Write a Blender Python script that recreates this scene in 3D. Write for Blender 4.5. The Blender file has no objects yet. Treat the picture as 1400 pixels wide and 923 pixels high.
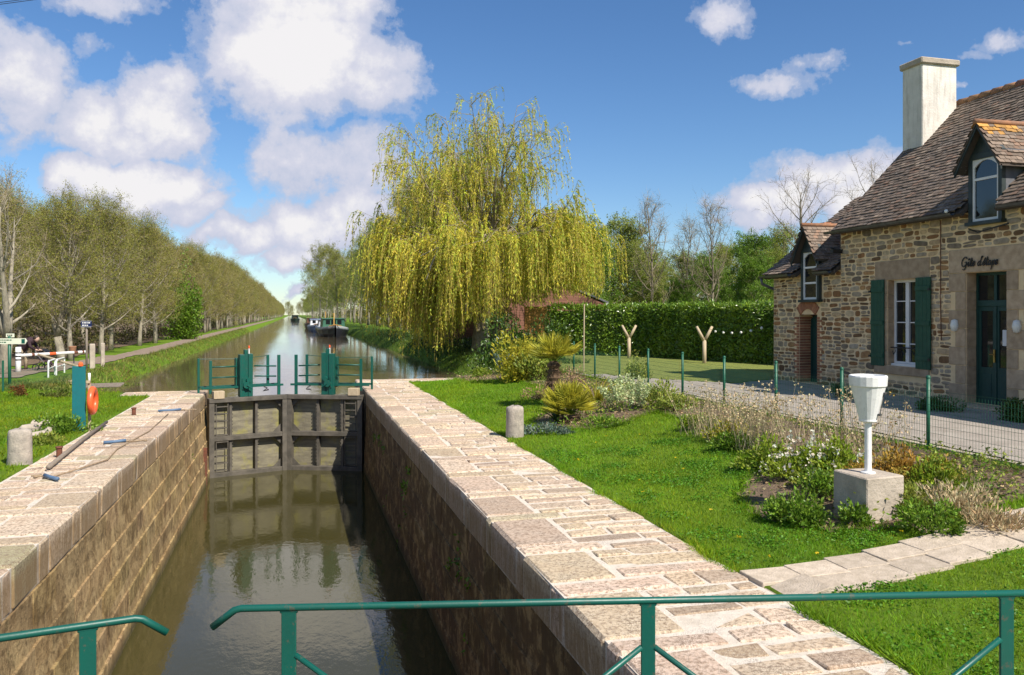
import bpy, math, random
import numpy as np
from mathutils import Vector, Matrix
random.seed(7)
RNG = np.random.default_rng(11)
sc = bpy.context.scene
col = sc.collection
PI = math.pi
# ------------------------------------------------------------------ camera
F = 1140.0                                   # focal length in pixels of a 1400 px wide picture
HC = 2.26                                    # eye height above the coping
TH = math.atan(300.0 / F)                    # camera turned right of the canal axis
CT, ST = math.cos(TH), math.sin(TH)
cd = bpy.data.cameras.new('camera'); cam = bpy.data.objects.new('camera', cd); col.objects.link(cam)
cam.location = (0, 0, HC); cam.rotation_euler = (PI / 2, 0, -TH)
cd.sensor_width = 36; cd.lens = F / 1400 * 36; cd.shift_y = -31.5 / 1400
cd.clip_start = 0.05; cd.clip_end = 6000
sc.camera = cam

def at(px, py, z=0.0):                       # point at height z seen at a pixel
    d = F * (HC - z) / (py - 430.0); u = (px - 700) * d / F
    return Vector((u * CT + d * ST, d * CT - u * ST, z))
def atd(px, d):                              # x, y at a pixel column and depth
    u = (px - 700) * d / F
    return u * CT + d * ST, d * CT - u * ST
def sstep(a, b, x):
    t = np.clip((np.asarray(x, float) - a) / (b - a), 0, 1); return t * t * (3 - 2 * t)

# ------------------------------------------------------------------ mesh collector
class MB:
    def __init__(s): s.v = []; s.c = []; s.n = 0; s.f = {}; s.anycol = False
    def add(s, verts, faces, colr=(1, 1, 1), mi=0):
        verts = np.asarray(verts, float).reshape(-1, 3)
        c = np.asarray(colr, float)
        if c.ndim == 1: c = np.tile(c, (len(verts), 1))
        if not np.allclose(c, 1): s.anycol = True
        s.v.append(verts); s.c.append(c)
        if isinstance(faces, np.ndarray): groups = {faces.shape[1]: faces}
        else:
            groups = {}
            for f in faces: groups.setdefault(len(f), []).append(f)
        for k, g in groups.items():
            g = np.asarray(g, np.int64) + s.n
            s.f.setdefault(k, []).append((g, mi))
        s.n += len(verts); return s
    def box(s, c, size, rz=0, colr=(1, 1, 1), mi=0, rot=None):
        h = np.array(size) / 2
        v = np.array([(x, y, z) for x in (-1, 1) for y in (-1, 1) for z in (-1, 1)]) * h
        if rot is not None: v = v @ np.array(rot).T
        elif rz:
            cz, sz = math.cos(rz), math.sin(rz); v = v @ np.array([[cz, -sz, 0], [sz, cz, 0], [0, 0, 1]]).T
        return s.add(v + np.array(c), [(0, 1, 3, 2), (4, 6, 7, 5), (0, 4, 5, 1), (2, 3, 7, 6), (0, 2, 6, 4), (1, 5, 7, 3)], colr, mi)
    def span(s, x0, x1, y0, y1, z0, z1, colr=(1, 1, 1), mi=0):
        return s.box(((x0 + x1) / 2, (y0 + y1) / 2, (z0 + z1) / 2), (abs(x1 - x0), abs(y1 - y0), abs(z1 - z0)), 0, colr, mi)
    def cbox(s, c, size, ch=.02, jit=0.0, rz=0, colr=(1, 1, 1), mi=0, rng=RNG):   # chamfered, slightly irregular stone
        h = np.array(size) / 2; v = []
        sg = [(x, y, z) for x in (-1, 1) for y in (-1, 1) for z in (-1, 1)]
        for g in sg:
            j = rng.normal(0, jit, 3) if jit else np.zeros(3)
            for a in range(3):
                p = np.array(g) * (h - ch); p[a] = g[a] * h[a]; v.append(p + j)
        v = np.array(v); I = lambda g, a: sg.index(tuple(g)) * 3 + a
        f = []
        for a in range(3):
            b, cc = (a + 1) % 3, (a + 2) % 3
            for q in (-1, 1):
                r = []
                for (p1, p2) in ((-1, -1), (1, -1), (1, 1), (-1, 1)):
                    g = [0, 0, 0]; g[a] = q; g[b] = p1; g[cc] = p2; r.append(I(g, a))
                f.append(r if q > 0 else r[::-1])
            for p1 in (-1, 1):
                for p2 in (-1, 1):
                    g1 = [0, 0, 0]; g1[a] = p1; g1[b] = p2; g1[cc] = 1
                    g2 = list(g1); g2[cc] = -1
                    f.append((I(g1, a), I(g2, a), I(g2, b), I(g1, b)))
        for g in sg: f.append((I(g, 0), I(g, 1), I(g, 2)))
        if rz:
            cz, sz = math.cos(rz), math.sin(rz); v = v @ np.array([[cz, -sz, 0], [sz, cz, 0], [0, 0, 1]]).T
        return s.add(v + np.array(c), f, colr, mi)
    def tube(s, pts, rad, n=8, colr=(1, 1, 1), cap=True, mi=0):
        pts = [Vector(p) for p in pts]; m = len(pts)
        if not hasattr(rad, '__len__'): rad = [rad] * m
        v = []; ref = None
        for i, p in enumerate(pts):
            t = (pts[min(i + 1, m - 1)] - pts[max(i - 1, 0)]).normalized()
            if ref is None: ref = t.orthogonal().normalized()
            ref = (ref - t * ref.dot(t))
            ref = ref.normalized() if ref.length > 1e-6 else t.orthogonal().normalized()
            b = t.cross(ref)
            for k in range(n):
                a = 2 * PI * k / n; v.append(p + (ref * math.cos(a) + b * math.sin(a)) * rad[i])
        f = [(i * n + k, i * n + (k + 1) % n, (i + 1) * n + (k + 1) % n, (i + 1) * n + k) for i in range(m - 1) for k in range(n)]
        if cap: f += [tuple(range(n))[::-1], tuple(range((m - 1) * n, m * n))]
        return s.add([tuple(q) for q in v], f, colr, mi)
    def lathe(s, prof, n=16, c=(0, 0, 0), colr=(1, 1, 1), mi=0, rot=0):
        v = [(c[0] + r * math.cos(rot + 2 * PI * k / n), c[1] + r * math.sin(rot + 2 * PI * k / n), c[2] + z) for r, z in prof for k in range(n)]
        m = len(prof)
        f = [(i * n + k, i * n + (k + 1) % n, (i + 1) * n + (k + 1) % n, (i + 1) * n + k) for i in range(m - 1) for k in range(n)]
        return s.add(v, f, colr, mi)
    def prism(s, poly, a, b, axis, colr=(1, 1, 1), mi=0):   # polygon extruded along x, y or z from a to b
        n = len(poly)
        def P(p, t): return {'x': (t, p[0], p[1]), 'y': (p[0], t, p[1]), 'z': (p[0], p[1], t)}[axis]
        v = [P(p, a) for p in poly] + [P(p, b) for p in poly]
        f = [tuple(range(n))[::-1], tuple(range(n, 2 * n))] + [(i, (i + 1) % n, n + (i + 1) % n, n + i) for i in range(n)]
        return s.add(v, f, colr, mi)
    def torus(s, c, R, r, axis='z', n=28, m=10, colr=(1, 1, 1), sx=1, colfn=None):
        v = []; cs = []
        for i in range(n):
            a = 2 * PI * i / n
            for k in range(m):
                b = 2 * PI * k / m; q = R + r * math.cos(b)
                p = (q * math.cos(a), q * math.sin(a), r * sx * math.sin(b))
                p = {'z': p, 'x': (p[2], p[0], p[1]), 'y': (p[0], p[2], p[1])}[axis]
                v.append((c[0] + p[0], c[1] + p[1], c[2] + p[2])); cs.append(colfn(a) if colfn else colr)
        f = [(i * m + k, ((i + 1) % n) * m + k, ((i + 1) % n) * m + (k + 1) % m, i * m + (k + 1) % m) for i in range(n) for k in range(m)]
        return s.add(v, f, np.array(cs))
    def build(s, name, mats, parent=None, loc=None, smooth=False, bevel=0, kind=None):
        V = np.concatenate(s.v); C = np.concatenate(s.c)
        M = Matrix.Identity(4)
        if parent is not None and parent.name in ROOTS: M = ROOTS[parent.name].inverted()
        elif loc is not None: M = Matrix.Translation(-Vector(loc))
        R = np.array(M); V = V @ R[:3, :3].T + R[:3, 3]
        me = bpy.data.meshes.new(name)
        loops = []; starts = []; tot = 0; mi = []
        for k, lst in s.f.items():
            for g, m_ in lst:
                loops.append(g.ravel()); starts.append(tot + np.arange(len(g)) * k); tot += g.size; mi.append(np.full(len(g), m_))
        loops = np.concatenate(loops); starts = np.concatenate(starts); mi = np.concatenate(mi)
        me.vertices.add(len(V)); me.vertices.foreach_set('co', V.ravel().astype(np.float32))
        me.loops.add(len(loops)); me.loops.foreach_set('vertex_index', loops.astype(np.int32))
        me.polygons.add(len(starts)); me.polygons.foreach_set('loop_start', starts.astype(np.int32))
        if not isinstance(mats, (list, tuple)): mats = [mats]
        for m_ in mats: me.materials.append(m_)
        me.polygons.foreach_set('material_index', mi.astype(np.int32))
        me.polygons.foreach_set('use_smooth', np.full(len(starts), bool(smooth)))
        a = me.color_attributes.new('Col', 'FLOAT_COLOR', 'POINT')
        a.data.foreach_set('color', np.hstack([C, np.ones((len(C), 1))]).ravel().astype(np.float32))
        me.update(calc_edges=True); me.validate()
        o = bpy.data.objects.new(name, me); col.objects.link(o)
        if parent is not None:
            o.parent = parent
            if parent.name in ROOTS: ROOTS[o.name] = ROOTS[parent.name]
        elif loc is not None: o.location = loc
        if bevel:
            b = o.modifiers.new('edge', 'BEVEL'); b.width = bevel; b.segments = 2; b.limit_method = 'ANGLE'
        if kind: o['kind'] = kind
        return o
ROOTS = {}
def tag(o, label=None, cat=None, group=None, kind=None):
    if label: o['label'] = label
    if cat: o['category'] = cat
    if group: o['group'] = group
    if kind: o['kind'] = kind
    return o
def thing(name, label, cat, loc=(0, 0, 0), rz=0, group=None):
    o = bpy.data.objects.new(name, None); col.objects.link(o); o.empty_display_size = .2
    o.location = loc; o.rotation_euler = (0, 0, rz)
    ROOTS[o.name] = Matrix.Translation(Vector(loc)) @ Matrix.Rotation(rz, 4, 'Z')
    return tag(o, label, cat, group)
def copy_tree(o, parent=None):
    c = o.copy(); col.objects.link(c)
    if parent is not None: c.parent = parent
    for ch in list(o.children): copy_tree(ch, c)
    return c

# ------------------------------------------------------------------ materials
class NT:
    def __init__(s, tree): s.t = tree
    def n(s, typ, **kw):
        nd = s.t.nodes.new(typ)
        for k, v in kw.items():
            if k.startswith('i_'):
                key = k[2:].replace('__', ' ')
                key = int(key) if key.isdigit() else key
                if isinstance(v, bpy.types.NodeSocket): s.t.links.new(v, nd.inputs[key])
                else: nd.inputs[key].default_value = v
            else: setattr(nd, k, v)
        return nd
    def math(s, op, a, b=0.0, c=0.0, clamp=False):
        nd = s.n('ShaderNodeMath', operation=op, use_clamp=clamp)
        for i, v in enumerate((a, b, c)):
            if isinstance(v, bpy.types.NodeSocket): s.t.links.new(v, nd.inputs[i])
            else: nd.inputs[i].default_value = v
        return nd.outputs[0]
    def mix(s, fac, a, b, typ='MIX'):
        nd = s.n('ShaderNodeMix', data_type='RGBA', blend_type=typ)
        for k, v in ((0, fac), (6, a), (7, b)):
            if isinstance(v, bpy.types.NodeSocket): s.t.links.new(v, nd.inputs[k])
            else: nd.inputs[k].default_value = v if k == 0 else (*v, 1)
        return nd.outputs[2]
    def ramp(s, fac, stops, interp='LINEAR'):
        nd = s.n('ShaderNodeValToRGB'); s.t.links.new(fac, nd.inputs[0]); r = nd.color_ramp; r.interpolation = interp
        while len(r.elements) < len(stops): r.elements.new(.5)
        for e, (p, c) in zip(r.elements, stops):
            e.position = p; e.color = (*c, 1) if hasattr(c, '__len__') else (c, c, c, 1)
        return nd.outputs[0]
    def coord(s, scale=(1, 1, 1), kind='Object'):
        tc = s.n('ShaderNodeTexCoord'); mp = s.n('ShaderNodeMapping'); mp.inputs['Scale'].default_value = scale
        s.t.links.new(tc.outputs[kind], mp.inputs[0]); return mp.outputs[0]
    def noise(s, vec, scale, detail=4, rough=.55, dist=0):
        nd = s.n('ShaderNodeTexNoise'); s.t.links.new(vec, nd.inputs['Vector'])
        nd.inputs['Scale'].default_value = scale; nd.inputs['Detail'].default_value = detail
        nd.inputs['Roughness'].default_value = rough; nd.inputs['Distortion'].default_value = dist
        return nd.outputs[0]
    def bump(s, h, strength=.5, dist=.02):
        nd = s.n('ShaderNodeBump'); s.t.links.new(h, nd.inputs['Height'])
        nd.inputs['Strength'].default_value = strength; nd.inputs['Distance'].default_value = dist
        return nd.outputs[0]
def newmat(name):
    m = bpy.data.materials.new(name); m.use_nodes = True; t = m.node_tree
    return m, NT(t), t.nodes['Principled BSDF']
def L(t, a, b): t.t.links.new(a, b)

def simple(name, c1, c2=None, rough=.6, scale=6, detail=5, bump=.15, bscale=None, bdist=.01, metal=0, attr=True, spec=.5, coat=0, cscale=(1, 1, 1), r=(.35, .65)):
    m, t, p = newmat(name); v = t.coord(cscale)
    n = t.noise(v, scale, detail)
    c = t.mix(t.ramp(n, [(r[0], 0.0), (r[1], 1.0)]), c1, c2 if c2 else tuple(x * .8 for x in c1))
    if attr:
        a = t.n('ShaderNodeAttribute', attribute_name='Col'); c = t.mix(1.0, c, a.outputs[0], 'MULTIPLY')
    L(t, c, p.inputs['Base Color'])
    p.inputs['Roughness'].default_value = rough; p.inputs['Metallic'].default_value = metal
    p.inputs['Specular IOR Level'].default_value = spec; p.inputs['Coat Weight'].default_value = coat
    if bump:
        L(t, t.bump(t.noise(v, bscale or scale * 5, 5), bump, bdist), p.inputs['Normal'])
    return m
def leafmat(name, c1, c2, trans=.35, rough=.45, scale=1.5, spec=.3):
    m, t, p = newmat(name); v = t.coord()
    n = t.noise(v, scale, 3)
    c = t.mix(t.ramp(n, [(.35, 0.0), (.65, 1.0)]), c1, c2)
    a = t.n('ShaderNodeAttribute', attribute_name='Col'); c = t.mix(1.0, c, a.outputs[0], 'MULTIPLY')
    L(t, c, p.inputs['Base Color']); p.inputs['Roughness'].default_value = rough; p.inputs['Specular IOR Level'].default_value = spec
    tr = t.n('ShaderNodeBsdfTranslucent'); L(t, c, tr.inputs[0])
    mx = t.n('ShaderNodeMixShader'); mx.inputs[0].default_value = trans
    L(t, p.outputs[0], mx.inputs[1]); L(t, tr.outputs[0], mx.inputs[2])
    L(t, mx.outputs[0], t.t.nodes['Material Output'].inputs[0])
    return m

M = {}
# painted metal
def paint(name, c, rough=.4, wear=.5):
    m, t, p = newmat(name); v = t.coord()
    n = t.noise(v, 5, 6, .65); n2 = t.noise(v, 28, 4, .7)
    cc = t.mix(t.ramp(n, [(.35, 0.0), (.7, 1.0)]), c, tuple(x * .78 for x in c))
    cc = t.mix(t.ramp(n2, [(.60, 0.0), (.635, wear)]), cc, (.10, .075, .05))
    a = t.n('ShaderNodeAttribute', attribute_name='Col'); cc = t.mix(1.0, cc, a.outputs[0], 'MULTIPLY')
    L(t, cc, p.inputs['Base Color']); L(t, t.ramp(n, [(.3, rough), (.7, rough + .18)]), p.inputs['Roughness'])
    L(t, t.bump(t.noise(v, 60, 3), .12, .004), p.inputs['Normal'])
    return m
M['green_paint'] = paint('green_paint', (.003, .088, .064), .34)
M['teal_paint'] = paint('teal_paint', (.004, .145, .16), .45, .2)
M['fence_green'] = paint('fence_green', (.008, .10, .055), .4, .1)
M['door_green'] = paint('door_green', (.006, .05, .042), .4, .1)
M['shutter_green'] = paint('shutter_green', (.01, .075, .04), .5, .3)
M['white_paint'] = paint('white_paint', (.82, .82, .80), .35, .15)
M['white_frame'] = simple('white_frame', (.75, .74, .74), (.68, .67, .66), .45, 4, bump=.05)
M['dark_frame'] = simple('dark_frame', (.035, .05, .05), (.02, .03, .03), .5, 4)
M['black'] = simple('black', (.012, .012, .014), (.02, .02, .02), .5)
M['orange_plastic'] = simple('orange_plastic', (.80, .13, .035), (.72, .10, .03), .35, 5, bump=.08)
M['rust'] = simple('rust', (.18, .06, .03), (.09, .035, .02), .85, 14, bump=.5)
M['zinc'] = simple('zinc', (.12, .12, .12), (.08, .08, .08), .45, 6, metal=.3)
M['blue_plastic'] = simple('blue_plastic', (.10, .17, .27), (.06, .11, .19), .6, 6)
M['rope'] = simple('rope', (.36, .27, .17), (.22, .15, .09), .9, 30, bump=.6)
M['pale_wood'] = simple('pale_wood', (.50, .40, .26), (.36, .28, .18), .75, 4, cscale=(8, 8, 1), bump=.4, bscale=18)
M['grey_wood'] = simple('grey_wood', (.24, .20, .16), (.15, .12, .09), .85, 4, cscale=(8, 8, 1), bump=.4, bscale=18)
M['granite'] = simple('granite', (.44, .38, .31), (.27, .24, .20), .9, 9, 8, bump=.7, bscale=40, bdist=.02)
M['concrete'] = simple('concrete', (.47, .40, .32), (.33, .28, .22), .92, 4, 8, bump=.6, bscale=30, bdist=.02)
M['slab'] = simple('slab', (.50, .44, .36), (.38, .33, .26), .92, 12, 8, bump=.8, bscale=60, bdist=.012)
M['cream_board'] = simple('cream_board', (.72, .72, .58), (.66, .66, .52), .5, 3, bump=.03)
M['sign_blue'] = simple('sign_blue', (.012, .02, .09), (.01, .018, .08), .4, 3, bump=0)
M['paper'] = simple('paper', (.75, .75, .75), (.7, .7, .7), .8, 3, bump=0)
M['lampwhite'] = simple('lampwhite', (.78, .76, .70), (.7, .68, .62), .3, 3, bump=0)
M['brass'] = simple('brass', (.45, .33, .12), (.3, .2, .08), .3, 5, metal=.9)

def stone_coping(name, ca, cb_, mort=False):                                  # colour of each stone in the vertex colours
    m, t, p = newmat(name); v = t.coord()
    a = t.n('ShaderNodeAttribute', attribute_name='Col')
    n = t.noise(v, 3.2, 8, .62); n2 = t.noise(v, 26, 6, .7); n3 = t.noise(v, 110, 3, .6)
    c = t.mix(t.ramp(n, [(.34, 0.0), (.68, 1.0)]), ca, cb_)
    c = t.mix(1.0, c, a.outputs[0], 'MULTIPLY')
    c = t.mix(t.ramp(n2, [(.45 + .1 * mort, 0.0), (.62 + .1 * mort, .85)]), c, (.19, .125, .08) if not mort else (.30, .24, .17))
    c = t.mix(t.ramp(n3, [(.54, 0.0), (.70, .8)]), c, (.66, .58, .47))
    c = t.mix(t.math('MULTIPLY', t.ramp(n, [(.5, 0.0), (.62, 1.0)]), t.ramp(n3, [(.40, .75), (.55, 0.0)])), c, (.16, .115, .08))
    geo = t.n('ShaderNodeNewGeometry'); sx = t.n('ShaderNodeSeparateXYZ'); L(t, geo.outputs['Position'], sx.inputs[0])
    # running-water dirt under the arris: brown staining that belongs to the vertical face
    st = t.noise(t.coord((6, 6, .7)), 3, 6, .7)
    low = t.math('MULTIPLY', t.ramp(t.math('MULTIPLY', sx.outputs[2], -2.0), [(.04, 0.0), (.30, 1.0)]), t.ramp(st, [(.28, .3), (.58, 1.0)]))
    c = t.mix(t.math('MULTIPLY', low, .92 if not mort else .7), c, (.25, .165, .08))
    L(t, c, p.inputs['Base Color']); p.inputs['Roughness'].default_value = .93; p.inputs['Specular IOR Level'].default_value = .25
    h = t.math('ADD', t.math('MULTIPLY', n2, .6), t.math('MULTIPLY', n3, .4))
    L(t, t.bump(h, .9, .02), p.inputs['Normal'])
    return m
M['coping'] = stone_coping('coping', (.78, .62, .45), (.98, .84, .66))
M['mortar'] = stone_coping('mortar', (.54, .47, .38), (.78, .71, .61), True)

def chamber_wall(name, shade):  # second argument paints the wall's shade into its colour
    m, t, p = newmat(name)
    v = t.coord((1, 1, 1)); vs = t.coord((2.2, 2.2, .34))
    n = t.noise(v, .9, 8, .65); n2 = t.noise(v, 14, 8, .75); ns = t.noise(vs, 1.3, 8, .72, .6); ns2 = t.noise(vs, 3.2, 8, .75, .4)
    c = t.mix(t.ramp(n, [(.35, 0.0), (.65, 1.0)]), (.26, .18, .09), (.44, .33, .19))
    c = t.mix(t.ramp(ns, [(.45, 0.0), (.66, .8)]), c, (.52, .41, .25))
    c = t.mix(t.ramp(n2, [(.47 - shade * .08, 0.0), (.62, .75)]), c, (.11, .075, .04))
    c = t.mix(t.ramp(ns2, [(.60 - shade * .2, 0.0), (.70 - shade * .1, .8)]), c, (.075, .055, .03))
    n4 = t.noise(v, 3.6, 9, .72, .5); c = t.mix(t.ramp(n4, [(.50, 0.0), (.60, .75 - .3 * shade)]), c, (.56, .43, .25)); c = t.mix(t.ramp(n4, [(.36 + .10 * shade, .75), (.45 + .12 * shade, 0.0)]), c, (.13, .085, .04))
    moss = t.math('MULTIPLY', t.ramp(t.noise(v, 1.6, 6, .7), [(.60, 0.0), (.72, 1.0)]), t.ramp(n2, [(.4, 0.0), (.6, 1.0)]))
    c = t.mix(t.math('MULTIPLY', moss, .5), c, (.06, .085, .02))
    # coursed joints
    sx = t.n('ShaderNodeSeparateXYZ'); L(t, v, sx.inputs[0])
    cb = t.n('ShaderNodeCombineXYZ'); L(t, sx.outputs[1], cb.inputs[0]); L(t, sx.outputs[2], cb.inputs[1])
    br = t.n('ShaderNodeTexBrick'); L(t, cb.outputs[0], br.inputs['Vector'])
    br.inputs['Scale'].default_value = 1; br.inputs['Brick Width'].default_value = .95; br.inputs['Row Height'].default_value = .42
    br.inputs['Mortar Size'].default_value = .012; br.inputs['Mortar Smooth'].default_value = .6; br.offset = .43
    j = br.outputs['Fac']
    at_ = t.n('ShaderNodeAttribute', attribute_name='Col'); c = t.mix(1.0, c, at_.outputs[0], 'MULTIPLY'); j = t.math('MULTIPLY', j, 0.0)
    c = t.mix(1.0, c, (.92, .86, .72) if not shade else (.88, .76, .57), 'MULTIPLY')
    gp = t.n('ShaderNodeNewGeometry'); gz = t.n('ShaderNodeSeparateXYZ'); L(t, gp.outputs['Position'], gz.inputs[0])
    tide = t.ramp(t.math('ADD', t.math('MULTIPLY', gz.outputs[2], -.4), t.math('MULTIPLY', t.math('SUBTRACT', n4, .5), .12)), [(.86, 0.0), (.92, .75)])
    c = t.mix(tide, c, (.055, .055, .022))
    L(t, c, p.inputs['Base Color']); p.inputs['Roughness'].default_value = .9; p.inputs['Specular IOR Level'].default_value = .3
    h = t.math('SUBTRACT', t.math('ADD', t.math('MULTIPLY', n2, .8), t.math('MULTIPLY', ns2, .4)), t.math('MULTIPLY', j, .8))
    L(t, t.bump(h, 1.0, .05), p.inputs['Normal'])
    return m
M['chamber_sunlit'] = chamber_wall('sunlit_masonry', 0.0); M['chamber_shaded'] = chamber_wall('shaded_masonry', 1.0)  # sunlit and shaded copies: the right wall's is darkened and browned for its shade

def rubble(name, sc_=(3.4, 3.4, 8.5)):
    m, t, p = newmat(name); v0 = t.coord(sc_)
    nz = t.n('ShaderNodeTexNoise'); L(t, v0, nz.inputs['Vector']); nz.inputs['Scale'].default_value = 1.1; nz.inputs['Detail'].default_value = 3
    vm = t.n('ShaderNodeVectorMath', operation='MULTIPLY_ADD'); L(t, nz.outputs['Color'], vm.inputs[0])
    vm.inputs[1].default_value = (.75, .75, .75); L(t, v0, vm.inputs[2])
    v = vm.outputs[0]
    e = t.n('ShaderNodeTexVoronoi', feature='DISTANCE_TO_EDGE'); L(t, v, e.inputs['Vector']); e.inputs['Scale'].default_value = 1; e.inputs['Randomness'].default_value = .85
    k = t.n('ShaderNodeTexVoronoi', feature='F1'); L(t, v, k.inputs['Vector']); k.inputs['Scale'].default_value = 1; k.inputs['Randomness'].default_value = .85
    sp = t.n('ShaderNodeSeparateColor'); L(t, k.outputs['Color'], sp.inputs[0])
    c = t.ramp(sp.outputs[0], [(0, (.24, .20, .155)), (.16, (.15, .13, .105)), (.32, (.32, .25, .17)), (.47, (.21, .12, .055)), (.6, (.27, .245, .21)), (.75, (.36, .29, .21)), (.88, (.13, .075, .04)), (1, (.30, .27, .24))], 'CONSTANT')
    vo = t.coord(); n2 = t.noise(vo, 22, 6, .7); n3 = t.noise(vo, 70, 4, .7)
    c = t.mix(t.ramp(n2, [(.4, 0.0), (.7, .55)]), c, (.14, .105, .075))
    jn = t.ramp(t.math('ADD', e.outputs['Distance'], t.math('MULTIPLY', t.math('SUBTRACT', n2, .5), .10)), [(.045, 1.0), (.095, 0.0)])
    mc = t.mix(t.ramp(t.noise(vo, 3, 5), [(.35, 0.0), (.65, 1.0)]), (.56, .43, .27), (.46, .34, .20))
    c = t.mix(jn, c, mc)
    L(t, c, p.inputs['Base Color']); p.inputs['Roughness'].default_value = .92; p.inputs['Specular IOR Level'].default_value = .2
    h = t.math('ADD', t.math('SUBTRACT', 1.0, jn), t.math('MULTIPLY', n3, .35))
    L(t, t.bump(h, 1.0, .035), p.inputs['Normal'])
    return m
M['rubble'] = rubble('rubble')
M['wall_mortar'] = simple('wall_mortar', (.84, .63, .37), (.70, .51, .29), .95, 3, 7, bump=.8, bscale=50, bdist=.012)
M['rubble_block'] = simple('rubble_block', (1.1, 1.0, .84), (.72, .64, .52), .9, 9, 8, bump=.9, bscale=45, bdist=.014)
M['ashlar'] = simple('ashlar', (.50, .38, .26), (.36, .26, .17), .92, 7, 8, bump=.6, bscale=45, bdist=.015)
M['brick'] = simple('brick', (.50, .22, .11), (.36, .15, .08), .9, 12, 6, bump=.6, bscale=40)
def render_mat():
    m, t, p = newmat('limewash'); v = t.coord(); n = t.noise(v, 2, 7, .65); s_ = t.noise(t.coord((5, 5, .5)), 2, 6, .7)
    c = t.mix(t.ramp(n, [(.35, 0.0), (.7, 1.0)]), (.76, .72, .65), (.58, .54, .47))
    c = t.mix(t.ramp(s_, [(.50, 0.0), (.70, .7)]), c, (.36, .33, .28))
    L(t, c, p.inputs['Base Color']); p.inputs['Roughness'].default_value = .9
    L(t, t.bump(t.noise(v, 25, 5), .4, .02), p.inputs['Normal']); return m
M['limewash'] = render_mat()
def tile_mat():
    m, t, p = newmat('roof_tile'); v = t.coord()
    a = t.n('ShaderNodeAttribute', attribute_name='Col')
    n = t.noise(v, 1.6, 7, .7); n2 = t.noise(v, 20, 5, .7)
    c = t.mix(t.ramp(n, [(.35, 0.0), (.65, 1.0)]), (.195, .15, .115), (.135, .105, .082))
    c = t.mix(1.0, c, a.outputs[0], 'MULTIPLY')
    li = t.math('MULTIPLY', t.ramp(n, [(.52, 0.0), (.62, 1.0)]), t.ramp(n2, [(.55, 0.0), (.66, .8)]))
    c = t.mix(li, c, (.42, .39, .35))
    L(t, c, p.inputs['Base Color']); p.inputs['Roughness'].default_value = .85
    L(t, t.bump(n2, .6, .01), p.inputs['Normal']); return m
M['tile'] = tile_mat()
M['slate'] = simple('slate', (.10, .105, .12), (.15, .15, .16), .6, 5, bump=.4)
M['ridge_tile'] = simple('ridge_tile', (.36, .17, .085), (.24, .13, .08), .9, 9, bump=.5)
M['lichen'] = simple('lichen', (.55, .26, .03), (.30, .22, .14), .95, 8, bump=.6)
def glass_mat():
    m, t, p = newmat('window_glass')
    p.inputs['Base Color'].default_value = (.012, .014, .016, 1); p.inputs['Roughness'].default_value = .04
    p.inputs['Specular IOR Level'].default_value = .8
    L(t, t.bump(t.noise(t.coord(), 1.5, 2), .05, .02), p.inputs['Normal']); return m
M['glass'] = glass_mat()
def planks(name, c1, c2, horizontal=True, w=.15):
    m, t, p = newmat(name); v = t.coord(); sx = t.n('ShaderNodeSeparateXYZ'); L(t, v, sx.inputs[0])
    q = t.math('DIVIDE', sx.outputs[2 if horizontal else 0], w)
    fr = t.math('FRACT', q); fl = t.math('FLOOR', q)
    wn = t.n('ShaderNodeTexWhiteNoise', noise_dimensions='1D'); L(t, fl, wn.inputs['W'])
    n = t.noise(t.coord((1, 1, 9) if horizontal else (9, 9, 1)), 3, 6, .6)
    c = t.mix(t.math('ADD', t.math('MULTIPLY', wn.outputs[0], .5), t.math('MULTIPLY', n, .5)), c1, c2)
    edge = t.ramp(fr, [(0, 0.0), (.06, 1.0), (.94, 1.0), (1, 0.0)])
    c = t.mix(edge, (.02, .012, .008), c)
    L(t, c, p.inputs['Base Color']); p.inputs['Roughness'].default_value = .8
    L(t, t.bump(edge, .7, .015), p.inputs['Normal']); return m
M['barn_red'] = planks('barn_red', (.17, .07, .045), (.24, .105, .07))
M['barn_orange'] = planks('barn_orange', (.46, .22, .055), (.34, .15, .04))
# steel of the lock gate, wet and algae stained
def gate_panel():
    m, t, p = newmat('gate_panel'); v = t.coord(); n = t.noise(v, 1.6, 7, .65); s_ = t.noise(t.coord((.6, .6, 3)), 3, 5, .6)
    vs = t.noise(t.coord((4, 4, .4)), 3, 6, .7)
    c = t.mix(t.ramp(s_, [(.35, 0.0), (.65, 1.0)]), (.24, .215, .14), (.13, .115, .08))
    c = t.mix(t.ramp(n, [(.50, 0.0), (.68, .85)]), c, (.27, .25, .04))
    c = t.mix(t.ramp(vs, [(.58, 0.0), (.72, .7)]), c, (.09, .07, .045))
    L(t, c, p.inputs['Base Color']); p.inputs['Roughness'].default_value = .7
    L(t, t.bump(t.noise(v, 12, 5), .4, .02), p.inputs['Normal']); return m
M['gate_panel'] = gate_panel()
M['gate_beam'] = simple('gate_beam', (.065, .058, .045), (.115, .10, .078), .75, 5, 7, bump=.4)
def water_mat(name, deep, scale, strength):
    m, t, p = newmat(name); v = t.coord((1, .45, 1)); v2 = t.coord((.16, .05, 1))
    n = t.noise(v, scale, 5, .6); n2 = t.noise(t.coord((1, .8, 1)), scale * 4, 3, .5)
    calm = t.ramp(t.noise(v2, 1, 3, .5), [(.35, .25), (.65, 1.0)])
    h = t.math('MULTIPLY', t.math('ADD', n, t.math('MULTIPLY', n2, .25)), calm)
    p.inputs['Base Color'].default_value = (*deep, 1); p.inputs['Roughness'].default_value = .045
    p.inputs['IOR'].default_value = 1.333; p.inputs['Specular IOR Level'].default_value = .9
    L(t, t.bump(h, strength, .1), p.inputs['Normal']); return m
M['water'] = water_mat('lock_water', (.050, .044, .014), 2.2, .07)
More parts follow.
